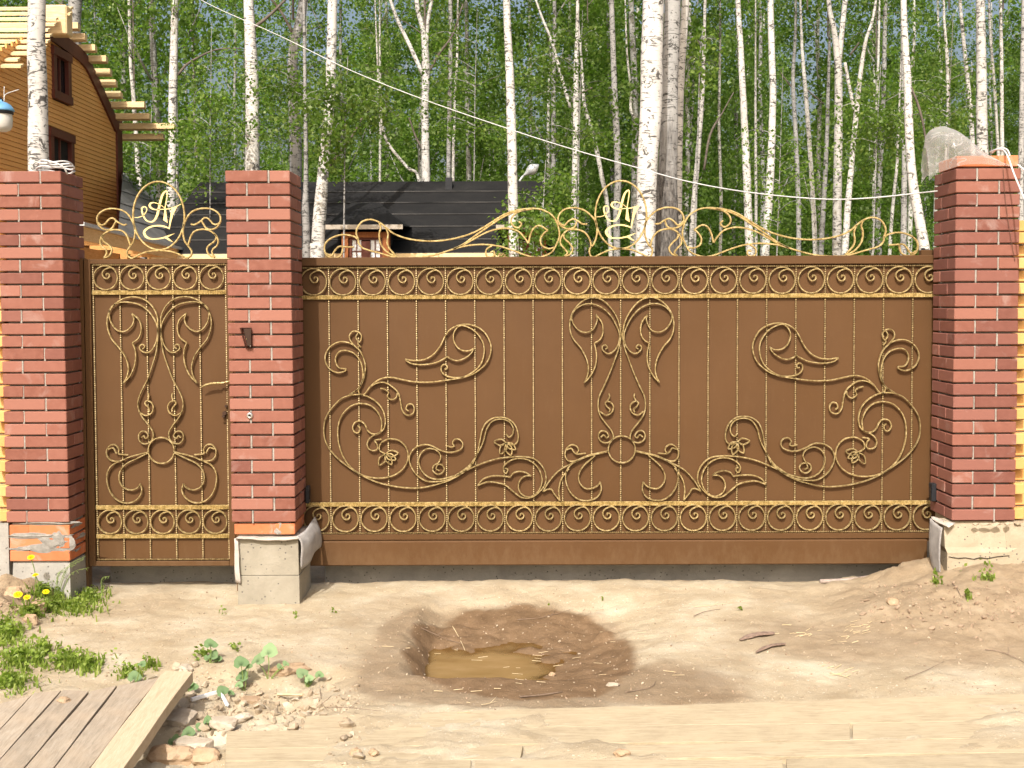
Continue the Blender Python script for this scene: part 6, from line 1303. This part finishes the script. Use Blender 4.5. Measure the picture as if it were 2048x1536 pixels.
for ell, n_, sd, h0, h1, label in ((GA, 1500, 1, .015, .06, 'short green grass below the left pillar'), (GB, 2300, 2, .015, .055, 'short green weeds and grass at the left edge above the walkway'), (GC, 190, 3, .02, .05, 'weeds sprouting at the foot of the right plinth')):
    o = put('grass', blades(spots_in(ell, n_, sd), sd, h0, h1)); tag(o, label, None, None, 'stuff')
def small_leaves(ell, n_, sd, size, label, up=.06):
    r = np.random.default_rng(sd); sp_ = np.array(spots_in(ell, n_, sd+50)); sp_[:, 2] += r.uniform(.005, up, n_)
    o = put('weeds', leaf_mesh('weeds', sp_, size, M['weed'], None, 1.5, .9, sd)); tag(o, label, None, None, 'stuff')
small_leaves(GA, 650, 21, .013, 'small leafy weeds in the grass below the left pillar'); small_leaves(GB, 1300, 22, .015, 'small leafy weeds in the grass at the left edge'); small_leaves(GC, 260, 23, .018, 'small leafy weeds at the right plinth')
small_leaves([(443, 1226, 8, 7), (588, 1238, 8, 5), (1204, 1203, 4, 6), (665, 1228, 8, 5), (1097, 1211, 5, 3), (1480, 1222, 6, 4), (405, 1312, 22, 12), (470, 1300, 14, 8)], 130, 24, .016, 'tiny weeds scattered on the clay', .03)
# tall grass heads by the left pillar
t = thing('grass_tuft', 'tall feathery grass tuft in front of the left pillar footing', 'grass tuft', tuple(Gt(120, 1185)))
for k, (u, v, tu, tv) in enumerate(((112, 1190, 172, 1112), (116, 1192, 168, 1118), (108, 1190, 150, 1130), (122, 1192, 178, 1135), (118, 1190, 130, 1140), (205, 1195, 220, 1152))):
    p = Gt(u, v); q = U(tu, tv, p[1]); mid = (p*.45+q*.55)+np.array([-.03, 0, .04]); mb = MB(); cc = catmull([p, mid, q], 6); mb.tube(cc, list(np.linspace(.0022, .001, len(cc))), 4)
    for j in range(10):
        c = cc[4+j % 8]; mb.tube([c, c+np.array([random.uniform(-.01, .02), random.uniform(-.01, .01), random.uniform(-.018, -.004)])], [.0014, .0008], 3)
    mb.wput('stalk', M['stem'], t)
# dandelions
for i, (u, v, gu, gv, rr_, label) in enumerate(((62, 1115, 72, 1185, .017, 'dandelion, the tallest, against the left footing'), (71, 1151, 78, 1195, .016, 'dandelion half closed, just below the tallest'), (92, 1184, 98, 1212, .016, 'dandelion on the right, low in the grass'), (36, 1190, 48, 1222, .021, 'dandelion on the far left, largest flower'), (54, 1195, 60, 1222, .016, 'dandelion touching the largest flower on its right'))):
    p = Gt(gu, gv); q = U(u, v, p[1]-.03); rr_ *= 1.35; t = thing('dandelion', label, 'flower', tuple(p))
    MB().tube(catmull([p, p*.5+q*.5+np.array([.01, 0, .01]), q], 4), .0025, 5).wput('stem', M['stem'], t)
    bm = bmesh.new()
    for ring, (nn, rad, lift) in enumerate(((16, 1, .15), (13, .72, .4), (9, .42, .6))):
        for j in range(nn):
            a = 2*math.pi*(j+.5*ring)/nn; c, s = math.cos(a), math.sin(a); w = .18
            vv = [bm.verts.new((x*rr_, y*rr_*.9, z*rr_)) for x, y, z in ((c*.1, s*.1, .1), (c*rad*.7-s*w, s*rad*.7+c*w, lift), (c*rad, s*rad, lift*.8), (c*rad*.7+s*w, s*rad*.7-c*w, lift))]; bm.faces.new(vv)
    me = bpy.data.meshes.new('flower_head'); bm.to_mesh(me); bm.free(); me.materials.append(M['petal'])
    o = put('flower_head', me, t, rot=(.6 if i != 1 else .25, random.uniform(-.2, .2), 0)); o.location = Vector(q)-Vector(t.location)
    for j in range(7 if i < 2 else 5):
        a = random.uniform(0, 6.28); L = random.uniform(.07, .13); c, s = math.cos(a)*.8, math.sin(a)*.8; ln = []
        for f, w in ((0, .003), (.25, .008), (.42, .006), (.55, .015), (.68, .009), (.82, .02), (1.0, .004)):
            x, y, z = c*L*f, s*L*f, L*.75*f-.45*L*f*f+.005; ln.append(((x-s*w, y+c*w, z), (x, y, z-.003), (x+s*w, y-c*w, z)))
        vs = [p_ for tr in ln for p_ in tr]; fs = [(k*3+m_, k*3+m_+1, k*3+m_+4, k*3+m_+3) for k in range(6) for m_ in (0, 1)]
        me = mesh('leaf', vs, fs, M['weed'], True); at = me.attributes.new('tint', 'FLOAT', 'FACE'); at.data.foreach_set('value', [.35]*len(fs)); put('leaf', me, t)
# coltsfoot
def colt_leaf(s, tint):
    n_ = 16; vs = [(0, 0, 0)]; fs = []
    for ring, f in ((1, .55), (2, 1.0)):
        for k in range(n_):
            a = -math.pi/2+2*math.pi*k/n_; rad = f*s*(1+.10*math.cos(3*a+.5))*(0.55 if k == 0 else 1); rad *= 1+.05*math.cos(7*a)
            vs.append((rad*math.cos(a), rad*math.sin(a)*.95+.35*s, .12*s*f*f*(1-abs(math.cos(a)))*1.2+.04*s*math.sin(5*a)*f))
    for k in range(n_): fs.append((0, 1+k, 1+(k+1) % n_)); fs.append((1+k, 1+n_+k, 1+n_+(k+1) % n_, 1+(k+1) % n_))
    me = mesh('leaf', vs, fs, M['coltsfoot'], True); at = me.attributes.new('tint', 'FLOAT', 'FACE'); at.data.foreach_set('value', [tint]*len(fs)); return me
COLT = [((418, 1325), [(421, 1292, .035, .4), (424, 1314, .030, .5), (436, 1336, .022, .4), (416, 1345, .02, .5)], 'coltsfoot plant nearest the far end of the walkway'),
        ((484, 1380), [(482, 1330, .036, .3), (482, 1357, .034, .35), (477, 1372, .02, .6), (497, 1336, .02, .4)], 'upright coltsfoot plant with stacked leaves'),
        ((535, 1358), [(536, 1308, .042, .75), (514, 1324, .036, .7), (561, 1336, .02, .7), (572, 1330, .018, .7)], 'coltsfoot plant with the biggest pale leaf'),
        ((612, 1372), [(606, 1350, .03, .75), (618, 1360, .022, .7), (638, 1352, .022, .55), (617, 1372, .02, .5)], 'rightmost coltsfoot plant above the rubble'),
        ((376, 1384), [(374, 1372, .030, .35), (387, 1378, .024, .3)], 'coltsfoot plant at the edge plank of the walkway'), ((447, 1400), [(446, 1386, .028, .2), (462, 1388, .016, .4)], 'coltsfoot leaf beside the bent white strip'),
        ((380, 1478), [(375, 1478, .030, .5), (352, 1494, .022, .4), (345, 1486, .018, .3)], 'coltsfoot plant on the rubble beside the walkway shade'), ((410, 1460), [(414, 1443, .02, .3), (402, 1463, .022, .4), (420, 1462, .02, .4), (425, 1476, .018, .4)], 'low coltsfoot plant left of the worn board end'), ((268, 1370), [(268, 1358, .032, .5), (282, 1330, .02, .4)], 'coltsfoot leaf among weeds at the walkway far end')]
for i, (gnd, lv, label) in enumerate(COLT):
    p = Gt(*gnd); t = thing('coltsfoot_plant', label, 'plant', tuple(p))
    for j, (u, v, s, tn) in enumerate(lv):
        q = U(u, v, p[1]+random.uniform(-.03, .02)); q[2] = max(q[2], float(height(q[0], q[1]))+.012)
        o = put('leaf', colt_leaf(s, tn), t, rot=(random.uniform(.5, .95), random.uniform(-.3, .3), random.uniform(-.7, .7))); o.location = Vector(q)-Vector(t.location)
        MB().tube(catmull([p+[.004*j, 0, -.01], p*.5+q*.5+[.006, 0, .004], q], 4), .0022, 5).wput('stem', M['stem'], t)
bpy.context.view_layer.update()
